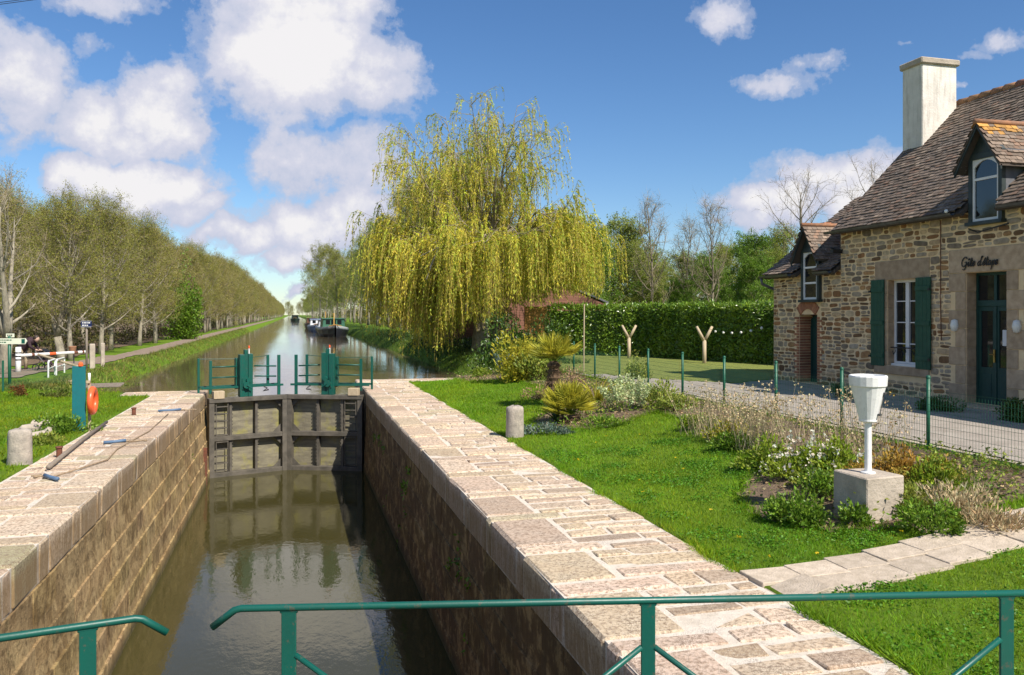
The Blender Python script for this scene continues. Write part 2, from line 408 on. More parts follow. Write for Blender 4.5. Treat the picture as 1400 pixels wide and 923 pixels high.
M['canal'] = water_mat('canal_water', (.11, .085, .05), 1.3, .13)
def grass_ground():
    m, t, p = newmat('lawn_ground'); v = t.coord()
    n = t.noise(v, .5, 6, .6); n2 = t.noise(v, 9, 8, .75); n3 = t.noise(v, 70, 4, .7)
    c = t.mix(t.ramp(n, [(.35, 0.0), (.65, 1.0)]), (.115, .215, .008), (.16, .245, .012))
    c = t.mix(t.ramp(n2, [(.40, 0.0), (.66, .7)]), c, (.045, .095, .010))
    c = t.mix(t.ramp(n3, [(.5, 0.0), (.75, .6)]), c, (.18, .25, .03))
    L(t, c, p.inputs['Base Color']); p.inputs['Roughness'].default_value = .9; p.inputs['Specular IOR Level'].default_value = .2
    L(t, t.bump(t.math('ADD', n2, t.math('MULTIPLY', n3, .6)), .9, .04), p.inputs['Normal']); return m
M['ground'] = grass_ground()
M['soil'] = simple('soil', (.20, .14, .085), (.12, .08, .05), .95, 7, 9, bump=1.0, bscale=30, bdist=.05)
M['gravel'] = simple('gravel', (.38, .335, .285), (.29, .25, .21), .95, 3, 10, bump=.8, bscale=60, bdist=.02)
M['path'] = simple('path', (.27, .205, .155), (.20, .15, .11), .95, 2, 9, bump=.8, bscale=40, bdist=.02)
# foliage
M['grass_blade'] = leafmat('grass_blade', (.135, .28, .004), (.19, .325, .008), .4, .6)
M['clover'] = leafmat('clover', (.07, .19, .008), (.10, .24, .012), .3, .5)
M['rough_grass'] = leafmat('rough_grass', (.12, .18, .025), (.20, .21, .05), .35, .6)
M['willow_leaf'] = leafmat('willow_leaf', (.66, .58, .075), (.53, .51, .06), .5, .5, .6)
M['bud'] = leafmat('bud', (.30, .295, .055), (.22, .23, .04), .3, .6, .4)
M['bud_brown'] = leafmat('bud_brown', (.31, .26, .08), (.27, .26, .055), .3, .6, .4)
M['green_leaf'] = leafmat('green_leaf', (.17, .28, .026), (.11, .20, .018), .35, .45, .8)
M['olive_leaf'] = leafmat('olive_leaf', (.27, .31, .05), (.20, .25, .035), .3, .5, .6)
M['under_leaf'] = leafmat('under_leaf', (.13, .11, .04), (.085, .095, .025), .25, .6, .5)
M['dark_leaf'] = leafmat('dark_leaf', (.045, .095, .014), (.07, .12, .016), .2, .35, 1.2, .5)
M['hedge_leaf'] = leafmat('hedge_leaf', (.12, .215, .02), (.20, .30, .03), .35, .3, 1.0, .55)
M['yellow_leaf'] = leafmat('yellow_leaf', (.50, .44, .04), (.34, .35, .04), .4, .45, 3)
M['lime_leaf'] = leafmat('lime_leaf', (.25, .33, .025), (.20, .28, .03), .4, .45, 3)
M['pale_leaf'] = leafmat('pale_leaf', (.62, .66, .38), (.46, .54, .24), .3, .5, 4)
M['blue_leaf'] = leafmat('blue_leaf', (.16, .21, .17), (.11, .16, .12), .3, .5, 3)
M['straw'] = leafmat('straw', (.60, .50, .30), (.46, .36, .20), .3, .7, 3)
M['orange_leaf'] = leafmat('orange_leaf', (.40, .22, .04), (.32, .25, .04), .35, .6, 3)
M['white_petal'] = leafmat('white_petal', (.72, .70, .60), (.62, .58, .46), .3, .6, 5)
M['bark'] = simple('bark', (.24, .20, .145), (.14, .11, .08), .95, 7, 7, cscale=(1, 1, .3), bump=.9, bscale=14, bdist=.04)
M['pale_bark'] = simple('pale_bark', (.36, .32, .24), (.20, .175, .13), .95, 5, 7, cscale=(1, 1, .4), bump=.8, bscale=14, bdist=.04)
M['twig'] = simple('twig', (.30, .235, .15), (.21, .165, .10), .9, 3, bump=0)
M['willow_bark'] = simple('willow_bark', (.34, .29, .20), (.20, .16, .10), .95, 6, 7, bump=.8, bscale=14, bdist=.03)
M['fibre'] = simple('fibre', (.16, .10, .055), (.09, .055, .03), .95, 14, 6, bump=1, bscale=40, bdist=.03)
M['skin'] = simple('skin', (.55, .36, .27), (.5, .32, .24), .6, 5, bump=0)
M['jacket'] = simple('jacket', (.05, .022, .03), (.03, .015, .02), .8, 12)
M['trousers'] = simple('trousers', (.45, .36, .24), (.38, .3, .2), .85, 12)
M['hair'] = simple('hair', (.03, .02, .012), (.05, .03, .02), .6, 20)

# ------------------------------------------------------------------ ground
XL, XR = -2.45, 2.12            # chamber faces
WL, WU = -2.35, -.42             # water in the chamber, water upstream
YE_L, YE_R = 26.4, 29.4         # upstream ends of the two walls
def zf(x, y):
    x = np.asarray(x, float); y = np.asarray(y, float)
    b = np.where(x > 0, .38 * sstep(4.4, 9.2, x), .10 * sstep(4.4, 8, -x))
    far = sstep(25, 120, np.abs(x)) * 1.5
    b = b + far
    cl = sstep(YE_L + .05, YE_L + .8, y) * sstep(-7.4, -4.6, x) * (x < 0)
    cr = sstep(YE_R - .3, YE_R + .6, y) * (1 - sstep(5.4, 8.2, x)) * (x >= 0)
    # the right side fades between the two wall ends at x = 0
    c = np.maximum(np.maximum(cl, cr), ((x > -2.6) & (x < 2.3) & (y > 20)) * 1.0)
    wob = .12 * np.sin(y * .7) * np.sin(y * .23 + 1) * (y > 30)
    b = b - .09 * ((np.abs(x) < np.where(x > 0, 3.785, 3.835)) | ((x > 0) & (x < 5.55) & (y > YE_R - 1.3)) | ((x < 0) & (x > -4.6) & (y > YE_L - 1.3))) * (y < np.where(x > 0, YE_R, YE_L) + .3)
    return b * (1 - c) - 1.9 * c + wob * c * (1 - c) * 4
def Z(x, y): return float(zf(x, y))
xs = np.unique(np.concatenate([np.arange(-12, 12.01, .3), [XL, XR, 3.78, 3.80, -3.83, -3.85], -np.geomspace(12, 2500, 26), np.geomspace(12, 2500, 26)]))
ys = np.unique(np.concatenate([np.arange(-12, 45, .5), np.arange(45, 130, 2.5), np.geomspace(130, 3000, 30), -np.geomspace(12, 400, 8)]))
Xg, Yg = np.meshgrid(xs, ys); Zg = zf(Xg, Yg)
V = np.stack([Xg, Yg, Zg], -1).reshape(-1, 3); nx = len(xs)
fc = []
for j in range(len(ys) - 1):
    for i in range(nx - 1):
        cx, cy = (xs[i] + xs[i + 1]) / 2, (ys[j] + ys[j + 1]) / 2
        if -3.3 < cx < 0 and cy < YE_L - .4: continue
        if 0 <= cx < 3.3 and cy < YE_R - .9: continue
        fc.append((j * nx + i, j * nx + i + 1, (j + 1) * nx + i + 1, (j + 1) * nx + i))
g = MB().add(V, np.array(fc)); g.build('ground', M['ground'], smooth=True, kind='structure')

def pip(poly, X, Y):
    X = np.asarray(X); Y = np.asarray(Y); ins = np.zeros(X.shape, bool); n = len(poly)
    for i in range(n):
        x0, y0 = poly[i]; x1, y1 = poly[(i + 1) % n]
        if y0 == y1: continue
        c = ((y0 > Y) != (y1 > Y)) & (X < (x1 - x0) * (Y - y0) / (y1 - y0) + x0); ins ^= c
    return ins
def sheet(name, poly, mat, dz, cell=.15, kind='structure', jit=.03):
    P = np.array(poly); a = np.arange(P[:, 0].min(), P[:, 0].max() + cell, cell); b = np.arange(P[:, 1].min(), P[:, 1].max() + cell, cell)
    A, B = np.meshgrid(a, b); A = A + RNG.uniform(-jit, jit, A.shape); B = B + RNG.uniform(-jit, jit, B.shape)
    n = len(a); V = np.stack([A, B, zf(A, B) + dz], -1).reshape(-1, 3)
    ca = (A[:-1, :-1] + A[1:, 1:]) / 2; cb = (B[:-1, :-1] + B[1:, 1:]) / 2
    jj, ii = np.nonzero(pip(poly, ca, cb)); k = jj * n + ii
    return MB().add(V, np.stack([k, k + 1, k + n + 1, k + n], 1)).build(name, mat, smooth=True, kind=kind)
BED = [(5.3, 29.2), (5.5, 27), (6.7, 25.8), (6.9, 21.5), (5.7, 18.2), (4.75, 16.7), (4.7, 15.5), (5.9, 15.0), (7.2, 15.9), (7.3, 12.5), (6.5, 10.6), (5.35, 9.3), (4.95, 8.3), (5.3, 7.4), (6.3, 7.05), (8.55, 7.3), (8.55, 29.5), (7, 31)]
sheet('flower_bed', BED, M['soil'], .014)
ROAD = [(8.95, -3), (13.48, -3), (13.48, 21.4), (11.7, 20.2), (10.3, 22), (9.3, 24.5), (8.95, 24.5)]
sheet('driveway', ROAD, M['gravel'], .018, .25)
M['dry_lawn'] = simple('dry_lawn', (.23, .25, .05), (.16, .20, .03), .95, 5, 9, bump=1.0, bscale=60, bdist=.04)
sheet('back_lawn', [(8.98, 24.6), (9.4, 24.6), (10.3, 22.1), (11.7, 20.4), (13.48, 21.5), (18.2, 25.4), (15.2, 34.4), (11.7, 37.2), (8.7, 36), (8.75, 29)], M['dry_lawn'], .014, .3, jit=.08)
TOW = [(-30, 29.5), (-12, 30.2), (-9.2, 31.5), (-8.5, 36), (-7.6, 50), (-7.6, 400), (-9.0, 400), (-9.0, 50), (-10.2, 37), (-14, 34.5), (-30, 34)]
sheet('towpath', TOW, M['path'], .03, .5, jit=.08)
sheet('woodland_floor', [(-11.0, 38), (-11.0, 420), (-70, 420), (-90, 30), (-30, 35)], M['soil'], .03, 1.2, jit=.3)
# water
w = MB(); w.add([(XL - .1, -12, WL), (XR + .1, -12, WL), (XR + .1, 26.0, WL), (XL - .1, 26.0, WL)], [(0, 1, 2, 3)])
w.build('lock_water', M['water'], kind='structure')
w = MB(); w.add([(XL - .1, 25.9, WU), (XR + .1, 25.9, WU), (9.5, YE_R, WU), (9.5, 1500, WU), (-8, 1500, WU), (-8, YE_L, WU)], [(0, 1, 2, 3, 4, 5)])
w.build('canal_water', M['canal'], kind='structure')

# ------------------------------------------------------------------ lock walls
def lock_wall(side):
    rng = np.random.default_rng(5 + side)
    s = 1 if side > 0 else -1
    xi = XR if side > 0 else XL; xo = 3.78 if side > 0 else -3.82
    ye = YE_R if side > 0 else YE_L
    xo_end = 5.7 if side > 0 else -4.7
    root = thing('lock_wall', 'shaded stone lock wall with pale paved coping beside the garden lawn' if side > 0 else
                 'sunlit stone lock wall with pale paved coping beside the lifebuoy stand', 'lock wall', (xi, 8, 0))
    w = MB()
    yv = np.linspace(-12, ye, 60); zv = np.array([-4.2, -2.2, -.95, -.40])
    bat = [.0, .0, .0, .0]
    bt = .38 if s < 0 else .16; w.prism([(xi, -.40), (xi + s * 1.2, -.40), (xi + s * 1.2, -4.2), (xi - s * bt, -4.2)], -12, ye, 'y')
    w.span(xi - s * (.012 + bt * .15), xi + s * 1.0, -12, ye - .02, -.98, -.93)
    zt_ = -.41; crs = [.50, .40, .42, .38, .44, .42]
    for ci, hc in enumerate(crs):
        y = -12 + rng.uniform(-.5, 0); zb_ = zt_ - hc; zm = (zt_ + zb_) / 2; off = bt * (-.40 - zm) / 3.8
        while y < ye - .1:
            wd = min(rng.uniform(.55, 1.25), ye - y); t = rng.uniform(.78, 1.2); g = rng.uniform(.002, .006); pr = rng.uniform(.004, .011)
            w.cbox((xi - s * (off + pr) + s * .15, y + wd / 2, zm), (.3, wd - 2 * g, hc - 2 * g), .007, .003, 0, (t, t * rng.uniform(.95, 1.03), t * rng.uniform(.88, 1.02)), rng=rng); y += wd
        zt_ = zb_
    w.build('masonry', M['chamber_shaded' if side > 0 else 'chamber_sunlit'], root)
    m = MB(); m.span(xi - s * .016, xo, -12, ye - .02, -.405, -.011)
    if True: m.span(xo, xo_end, ye - 1.15, ye - .02, -2.2, -.011)
    m.build('mortar_bed', M['mortar'], root)
    st = MB()
    def stone(x0, x1, y0, y1, top, h, ch, g=.016):
        t = rng.uniform(.66, 1.0); b = rng.random()
        c = np.array([t, t * rng.uniform(.93, 1.0), t * rng.uniform(.86, .98)])
        if b < .10: c *= np.array([.72, .70, .72])
        elif b < .14: c *= np.array([.74, .84, .74])
        c *= np.array([.82, .80, .78])
        st.cbox(((x0 + x1) / 2, (y0 + y1) / 2, top - h / 2), (abs(x1 - x0) - 2 * g, y1 - y0 - 2 * g, h), ch, .007 if ch < .03 else .006, rng.normal(0, .014 if ch < .03 else .006), c, rng=rng)
    y = -12.0; long_ = True
    while y < ye - .15:
        courses = [rng.uniform(.19, .34) for _ in range(rng.integers(3, 5) if long_ else 1)]
        ln = sum(courses) if long_ else rng.uniform(.24, .36)
        if not long_: courses = [ln]
        y1 = min(y + ln, ye)
        dep = rng.uniform(.50, .64) if long_ else rng.uniform(.78, 1.0)
        stone(xi - s * .045, xi + s * dep, y, y1, rng.uniform(-.004, .010), .42, .032)
        yy = y
        for cth in courses:
            cy1 = min(yy + cth, ye)
            if cy1 - yy < .08: break
            x = abs(xi) + dep + rng.uniform(-.02, .03)
            lim = abs(xo) + rng.uniform(-.05, .015)
            if yy > ye - 1.2: lim = abs(xo_end)
            while x < lim - .12:
                wd = rng.uniform(.30, .95)
                if lim - (x + wd) < .22: wd = lim - x
                j0 = rng.uniform(0, .03); j1 = rng.uniform(0, .03)
                stone(s * x, s * (x + wd), yy + j0 * .6, cy1 - j1 * .6, rng.uniform(-.007, .004), .20, .010, rng.uniform(.012, .026))
                x += wd
            yy = cy1
        y = y1; long_ = not long_
    st.build('coping_stones', M['coping'], root)
    # plants rooted in the joints
    lf = MB(); n = 520 if side > 0 else 120
    cy = rng.uniform(2, 23, 26 if side > 0 else 7); cz = rng.uniform(-2.2, -.5, len(cy))
    k = rng.integers(0, len(cy), n)
    P = np.stack([np.full(n, xi - s * .03), cy[k] + rng.normal(0, .09, n), cz[k] - np.abs(rng.normal(0, .11, n))], 1)
    P[:, 0] -= s * np.abs(rng.normal(0, .03, n))
    leaves(lf, P, rng.normal(0, 1, (n, 3)), .07, .04, (1, 1, 1), rng)
    lf.build('wall_weeds', M['green_leaf'], root)
    return root

# ------------------------------------------------------------------ foliage helpers
def norm(a): return a / np.maximum(np.linalg.norm(a, axis=-1, keepdims=True), 1e-9)
def leaves(mb, P, D, Ln, Wd, colr=(1, 1, 1), rng=RNG, var=.25, up=None):
    n = len(P); D = norm(D); R = norm(np.cross(D, rng.normal(0, 1, (n, 3)) if up is None else up))
    Ln = np.broadcast_to(np.asarray(Ln, float), (n,)) * rng.uniform(.65, 1.25, n); Wd = np.broadcast_to(np.asarray(Wd, float), (n,)) * rng.uniform(.7, 1.2, n)
    N = np.cross(D, R)
    a = P; b = P + D * (Ln * .45)[:, None] + R * (Wd * .5)[:, None] + N * (Wd * .12)[:, None]
    c = P + D * Ln[:, None]; d = P + D * (Ln * .45)[:, None] - R * (Wd * .5)[:, None] + N * (Wd * .12)[:, None]
    V = np.stack([a, b, c, d], 1).reshape(-1, 3)
    t = np.clip(rng.normal(1, var, (n, 1)), .35, 1.7) * np.ones((1, 3)); t[:, 0] *= rng.uniform(.85, 1.15, n)
    C = np.repeat(t * np.asarray(colr), 4, axis=0)
    mb.add(V, np.arange(4 * n).reshape(-1, 4), C)
def ribbons(mb, P, D, Ln, W, bend, rng=RNG, colr=(1, 1, 1), seg=3, taper=.25, var=.2):
    """curved thin strips from P along D, bent by the vector(s) bend"""
    n = len(P); D = norm(D); Ln = np.broadcast_to(np.asarray(Ln, float), (n,)); W = np.broadcast_to(np.asarray(W, float), (n,))
    R = norm(np.cross(D, rng.normal(0, 1, (n, 3)))); B = np.broadcast_to(np.asarray(bend, float), (n, 3))
    pts = []
    for k in range(seg + 1):
        t = k / seg; c = P + D * (Ln * t)[:, None] + B * (Ln * t * t)[:, None]
        w = (W * (1 - (1 - taper) * t) * .5)[:, None]
        pts += [c - R * w, c + R * w]
    V = np.stack(pts, 1); m = 2 * (seg + 1)
    base = np.arange(n)[:, None] * m
    f = np.concatenate([np.concatenate([base + 2 * k, base + 2 * k + 1, base + 2 * k + 3, base + 2 * k + 2], 1) for k in range(seg)])
    t = np.clip(rng.normal(1, var, (n, 1)), .4, 1.6) * np.ones((1, 3))
    mb.add(V.reshape(-1, 3), f, np.repeat(t * np.asarray(colr), m, axis=0))
    return pts[-1]
def blades(mb, P, h, w, lean, rng, colr=(1, 1, 1), var=.2):
    n = len(P); a = rng.uniform(0, 2 * PI, n); R = np.stack([np.cos(a), np.sin(a), np.zeros(n)], 1)
    h = np.broadcast_to(h, (n,)) * rng.uniform(.5, 1.3, n)
    tip = P + np.stack([rng.normal(0, lean, n) * h, rng.normal(0, lean, n) * h, h], 1)
    V = np.stack([P - R * w / 2, P + R * w / 2, tip], 1).reshape(-1, 3)
    t = np.clip(rng.normal(1, var, (n, 1)), .5, 1.6) * np.ones((1, 3)); t[:, 0] *= rng.uniform(.8, 1.3, n)
    q = np.sin(P[:, 0] * 1.3 + 2 * np.sin(P[:, 1] * .6)) * np.sin(P[:, 1] * 1.1 + np.sin(P[:, 0] * 2.2)) + .6 * np.sin(P[:, 0] * 4.1 + P[:, 1] * 3.3) * np.sin(P[:, 1] * 5.2 - P[:, 0] * 2.7)
    t *= (1 + .16 * q)[:, None]; t[:, 0] *= 1 + .10 * np.sin(P[:, 0] * 2.3 - P[:, 1] * .9)
    dry = rng.random(n) < .05; t[dry] *= np.array([1.5, 1.0, 1.5])
    mb.add(V, np.arange(3 * n).reshape(-1, 3), np.repeat(t * np.asarray(colr), 3, axis=0))

lock_wall(1); lock_wall(-1)

# ------------------------------------------------------------------ lawns of real blades
def lawn(name, x0, x1, y0, y1, dens, h, w, seed, excl, mat='grass_blade', lean=.5):
    rng = np.random.default_rng(seed); n = int((x1 - x0) * (y1 - y0) * dens)
    X = rng.uniform(x0, x1, n); Y = rng.uniform(y0, y1, n); k = ~excl(X, Y); X, Y = X[k], Y[k]
    pat = np.sin(X * 2.1 + np.sin(Y * 1.3)) * np.sin(Y * 1.7 + np.sin(X * 1.9 + 1)) 
    P = np.stack([X, Y, zf(X, Y) - .004], 1)
    return P, h * (1 + .25 * pat), w, rng, lean
gb = MB()
edge = lambda Y: 3.80 + .012 * np.sin(Y * 3.1) + .008 * np.sin(Y * 7.7 + 1)
PATH = [(3.7, 5.83), (8.6, 6.44), (8.6, 7.16), (3.7, 6.55)]
exR = lambda X, Y: pip(BED, X, Y) | pip(PATH, X, Y) | (X < edge(Y)) | (X > 8.5) | ((Y > YE_R - 1.2) & (X < 5.8))
for (a, b, c, d, dens, h, wd, sd) in ((3.7, 8.5, 2.5, 11, 2600, .042, .007, 1), (3.7, 8.5, 11, 18, 1300, .045, .011, 2), (3.7, 8.5, 18, 29.2, 700, .05, .018, 3)):
    P, hh, ww, rng, ln = lawn('', a, b, c, d, dens, h, wd, sd, exR); blades(gb, P, hh, ww, ln, rng)
exL = lambda X, Y: (X > -3.86 - .02 * np.sin(Y * 2.3)) | ((Y > YE_L - 1.1) & (X > -4.8))
P, hh, ww, rng, ln = lawn('', -9, -3.7, 8, 27.5, 750, .055, .015, 4, exL); blades(gb, P, hh, ww, ln, rng, (1.0, .9, 1))
rng = np.random.default_rng(55); n = 14000; Y = 3 + 25 * rng.random(n) ** 1.4; n1_ = np.sin(Y * 2.9) + np.sin(Y * 7.1) + rng.normal(0, .5, n) > .2; Y = Y[n1_]; X = 3.79 + .03 * np.sin(Y * 1.7) + .025 * np.sin(Y * 4.3) + rng.normal(0, .03, len(Y)); k = ~pip(PATH, X, Y); X, Y = X[k], Y[k]
blades(gb, np.stack([X, Y, np.full(len(X), -.012)], 1), .075, .009, .8, rng)
clv = MB(); ncl = 95; cX = rng.uniform(3.9, 6.4, ncl); cY = rng.uniform(4, 13, ncl); kk = rng.integers(0, ncl, 15000); X = cX[kk] + rng.normal(0, .13, 15000); Y = cY[kk] + rng.normal(0, .13, 15000); k = ~exR(X, Y); X, Y = X[k], Y[k]
leaves(clv, np.stack([X, Y, zf(X, Y) + .025 + .02 * rng.random(len(X))], 1), rng.normal(0, 1, (len(X), 3)) * [1, 1, .25], .026, .022, (1, 1, 1), rng, .25); tag(clv.build('clover', M['clover']), kind='stuff')
for (ex_, ey_) in zip(BED[:-2], BED[1:-1]):
    n = int(math.dist(ex_, ey_) * 260); q_ = rng.random(n)[:, None]; P = np.array(ex_) * (1 - q_) + np.array(ey_) * q_ + rng.normal(0, .05, (n, 2)); blades(gb, np.column_stack([P, zf(P[:, 0], P[:, 1])]), .09, .01, .7, rng)
o = gb.build('lawn_grass', M['grass_blade']); tag(o, kind='stuff')
# rough grass of the canal banks, road verge, and lawn by the hedge
rb = MB(); rng = np.random.default_rng(9)
n = 26000; Y = 27 + 110 * rng.random(n) ** 1.7; X = rng.uniform(-7.6, -5.4, n)
P = np.stack([X, Y, zf(X, Y)], 1); blades(rb, P, .10 + .07 * (np.sin(Y * 1.7) > .1), .03, .45, rng, (1, 1, 1), .3)
n = 9000; X = rng.uniform(-20, -4.2, n); Y = rng.uniform(26.8, 29.6, n); k = ~((X > -4.9) & (Y < 27.4)); X, Y = X[k], Y[k]
P = np.stack([X, Y, zf(X, Y)], 1); blades(rb, P, .14, .03, .45, rng, (.95, 1, 1), .3)
n = 9000; Y = 30 + 60 * rng.random(n) ** 1.5; X = rng.uniform(6.2, 11, n); P = np.stack([X, Y, zf(X, Y)], 1); blades(rb, P, .2, .04, .5, rng, (.6, .75, .8), .3)
o = rb.build('bank_grass', M['rough_grass']); tag(o, kind='stuff')

# ------------------------------------------------------------------ upstream lock gates
def gate_leaf(side):
    s = 1 if side > 0 else -1
    xo = XR if side > 0 else XL
    A = Vector((xo - s * .10 if s < 0 else xo - s * .06, 25.05, 0)); B = Vector((-.165 + s * .02, 25.85, 0))       # heel, mitre
    ax = (B - A); ln = ax.length; ang = math.atan2(ax.y, ax.x)
    root = thing('lock_gate', 'right steel mitre gate leaf half in diagonal shadow with green railing' if side > 0 else
                 'left steel mitre gate leaf in full sun with green railing and ladder', 'lock gate', tuple(A), ang, 'pair of upstream lock gate leaves')
    R = Matrix.Rotation(ang, 3, 'Z'); inv = ROOTS[root.name]
    W = lambda p: inv @ Vector(p)
    fr = -s                                            # local y direction that faces downstream (the camera)
    fr = 1 if (R @ Vector((0, 1, 0))).y < 0 else -1
    def lbox(mb, x0, x1, y0, y1, z0, z1, colr=(1, 1, 1), mi=0):
        v = [W((x, y, z)) for x in (x0, x1) for y in (y0, y1) for z in (z0, z1)]
        mb.add([tuple(q) for q in v], [(0, 1, 3, 2), (4, 6, 7, 5), (0, 4, 5, 1), (2, 3, 7, 6), (0, 2, 6, 4), (1, 5, 7, 3)], colr, mi)
    d0, d1 = fr * .0, fr * .20
    top, bot, mid = -.12, -2.36, -1.26
    sk = MB(); lbox(sk, .05, ln - .05, -fr * .03, 0, bot - 1, top - .02); sk.build('skin_plate', M['gate_panel'], root)
    b = MB()
    lbox(b, 0, ln, fr * .003, fr * .26, top - .12, top)
    lbox(b, .02, ln - .02, fr * .003, fr * .23, mid - .07, mid + .06)
    lbox(b, .02, ln - .02, fr * .003, fr * .23, bot - .01, bot + .13)
    b.build('cross_beam', M['gate_beam'], root, bevel=.008)
    h = MB(); lbox(h, .003, .15, fr * .004, fr * .24, bot - 1, top - .121); h.build('heel_post', M['gate_beam'], root, bevel=.008)
    m_ = MB(); lbox(m_, ln - .2, ln - .003, fr * .004, fr * .245, bot - 1, top - .121); m_.build('mitre_post', M['gate_beam'], root, bevel=.008)
    for x in (.62, 1.36):
        v = MB(); lbox(v, x - .035, x + .035, fr * .005, fr * .17, bot + .131, mid - .071); lbox(v, x - .035, x + .035, fr * .005, fr * .17, mid + .061, top - .121)
        for z in np.arange(bot + .25, top - .2, .1):
            if abs(z - mid) > .12: lbox(v, x + .04, x + .06, fr * .165, fr * .18, z, z + .035)
        v.build('stiffener', M['gate_beam'], root)
    for (x, z, sx, sz) in ((ln - .2, top - .12, -1, -1), (ln - .2, mid + .06, -1, 1), (ln - .2, mid - .07, -1, -1), (ln - .2, bot + .13, -1, 1)):
        t = .24
        vv = [(x, fr * .10, z), (x + sx * t, fr * .10, z), (x, fr * .10, z + sz * t), (x, fr * .118, z), (x + sx * t, fr * .118, z), (x, fr * .118, z + sz * t)]
        gs = MB(); gs.add([tuple(W(q)) for q in vv], [(0, 1, 2), (3, 4, 5), (0, 1, 4, 3), (1, 2, 5, 4), (2, 0, 3, 5)]); gs.build('gusset', M['gate_beam'], root)
    ld = MB()
    for x in (.2, .53): lbox(ld, x - .012, x + .012, fr * .20, fr * .215, bot + .14, top - .13)
    for z in np.arange(bot + .2, top - .15, .2): lbox(ld, .2, .53, fr * .196, fr * .22, z - .014, z + .014)
    ld.build('ladder', M['gate_beam'], root)
    # walkway bracket, railings, paddle gear
    wk = MB(); lbox(wk, -.15, ln - .1, fr * -.02, fr * .04, .14, .20); lbox(wk, -.15, ln - .1, fr * -.40, fr * -.36, .14, .20)
    for x in (.25, .95, 1.75): lbox(wk, x, x + .05, fr * -.359, fr * -.021, .15, .19)
    wk.build('walkway', M['green_paint'], root)
    def post(x, y, z0, z1, wd=.07):
        p = MB(); lbox(p, x - wd / 2, x + wd / 2, y - .02, y + .02, z0, z1); return p.build('railing_post', M['green_paint'], root, bevel=.004)
    for (x, y, z0, z1, wd) in ((-.13, fr * -.38, .0, 1.0, .06), (.1, fr * .01, .0, .95, .075), (1.88, fr * -.38, .2, 1.05, .08), (2.08, fr * .01, -.13, 1.06, .09)):
        post(x, y, z0, z1, wd)
    for z in (.46, .76):
        for (a_, b_, dz) in ((.1, .85, 0), (1.35, 2.0, .03)):
            rl = MB(); rl.tube([W((a_, fr * .01, z)), W((b_, fr * .01, z - dz))], .022, 6); rl.build('rail', M['green_paint'], root, smooth=True)
    ch = MB(); ch.tube([W((-.13, fr * -.38, .98)), W((.9, fr * -.1, .97)), W((1.88, fr * -.38, 1.03))], .009, 5); ch.build('chain', M['green_paint'], root)
    pg = MB(); c0 = 1.08
    lbox(pg, c0 - .19, c0 - .05, fr * -.06, fr * .16, -.12, 1.10); lbox(pg, c0 + .05, c0 + .18, fr * -.06, fr * .16, -.12, 1.12)
    lbox(pg, c0 - .05, c0 + .05, fr * .0, fr * .13, -.12, 1.24); lbox(pg, c0 - .25, c0 - .19, fr * -.2, fr * -.05, .1, 1.0)
    pg.build('paddle_column', M['green_paint'], root, bevel=.008)
    ge = MB(); q = W((c0 - .02, fr * .2, .22))
    ge.tube([W((c0 - .02, fr * .14, .22)), W((c0 - .02, fr * .24, .22))], .1, 10); ge.tube([W((c0 + .05, fr * .14, .36)), W((c0 + .05, fr * .22, .36))], .07, 10)
    ge.tube([W((c0 - .12, fr * .17, .1)), W((c0 - .12, fr * .17, .42))], .025, 6); ge.tube([W((c0 - .02, fr * .25, .22)), W((c0 + .13, fr * .26, .12))], .016, 6)
    ge.build('paddle_gear', M['green_paint'], root)
    rd = MB(); rd.tube([W((c0 - .04 if s > 0 else c0 + .1, fr * .05, 1.1)), W((c0 - .04 if s > 0 else c0 + .1, fr * .05, 1.28))], .02, 8); rd.build('indicator_rod', M['white_paint'], root)
    rc = MB(); rc.lathe([(0, .09), (.018, .08), (.026, .04), (.022, 0), (0, 0)], 8, tuple(W((c0 - .04 if s > 0 else c0 + .1, fr * .05, 1.27)))); rc.build('indicator_cap', M['orange_plastic'], root)
    bl = MB(); lbox(bl, .12, .42, fr * .05, fr * .28, -.128, .09); bl.build('timber_block', M['pale_wood'], root, bevel=.01)
    hd = MB(); hd.tube([W((1.62, fr * .05, .14)), W((1.70, fr * .1, .10)), W((1.58, fr * .1, .02)), W((1.74, fr * .1, .05))], .022, 6); hd.build('hand_latch', M['black'], root)
    return root
gate_leaf(-1); gate_leaf(1)
gs = MB(); gs.span(XL + .10, XL + .215, 23.9, 23.97, -2.35, -1.35); o = gs.build('rust_strip', M['rust'], loc=(XL, 23.9, -2.35))
tag(o, 'narrow rust-red strip on the sunlit lock wall by the gate', 'rust strip')

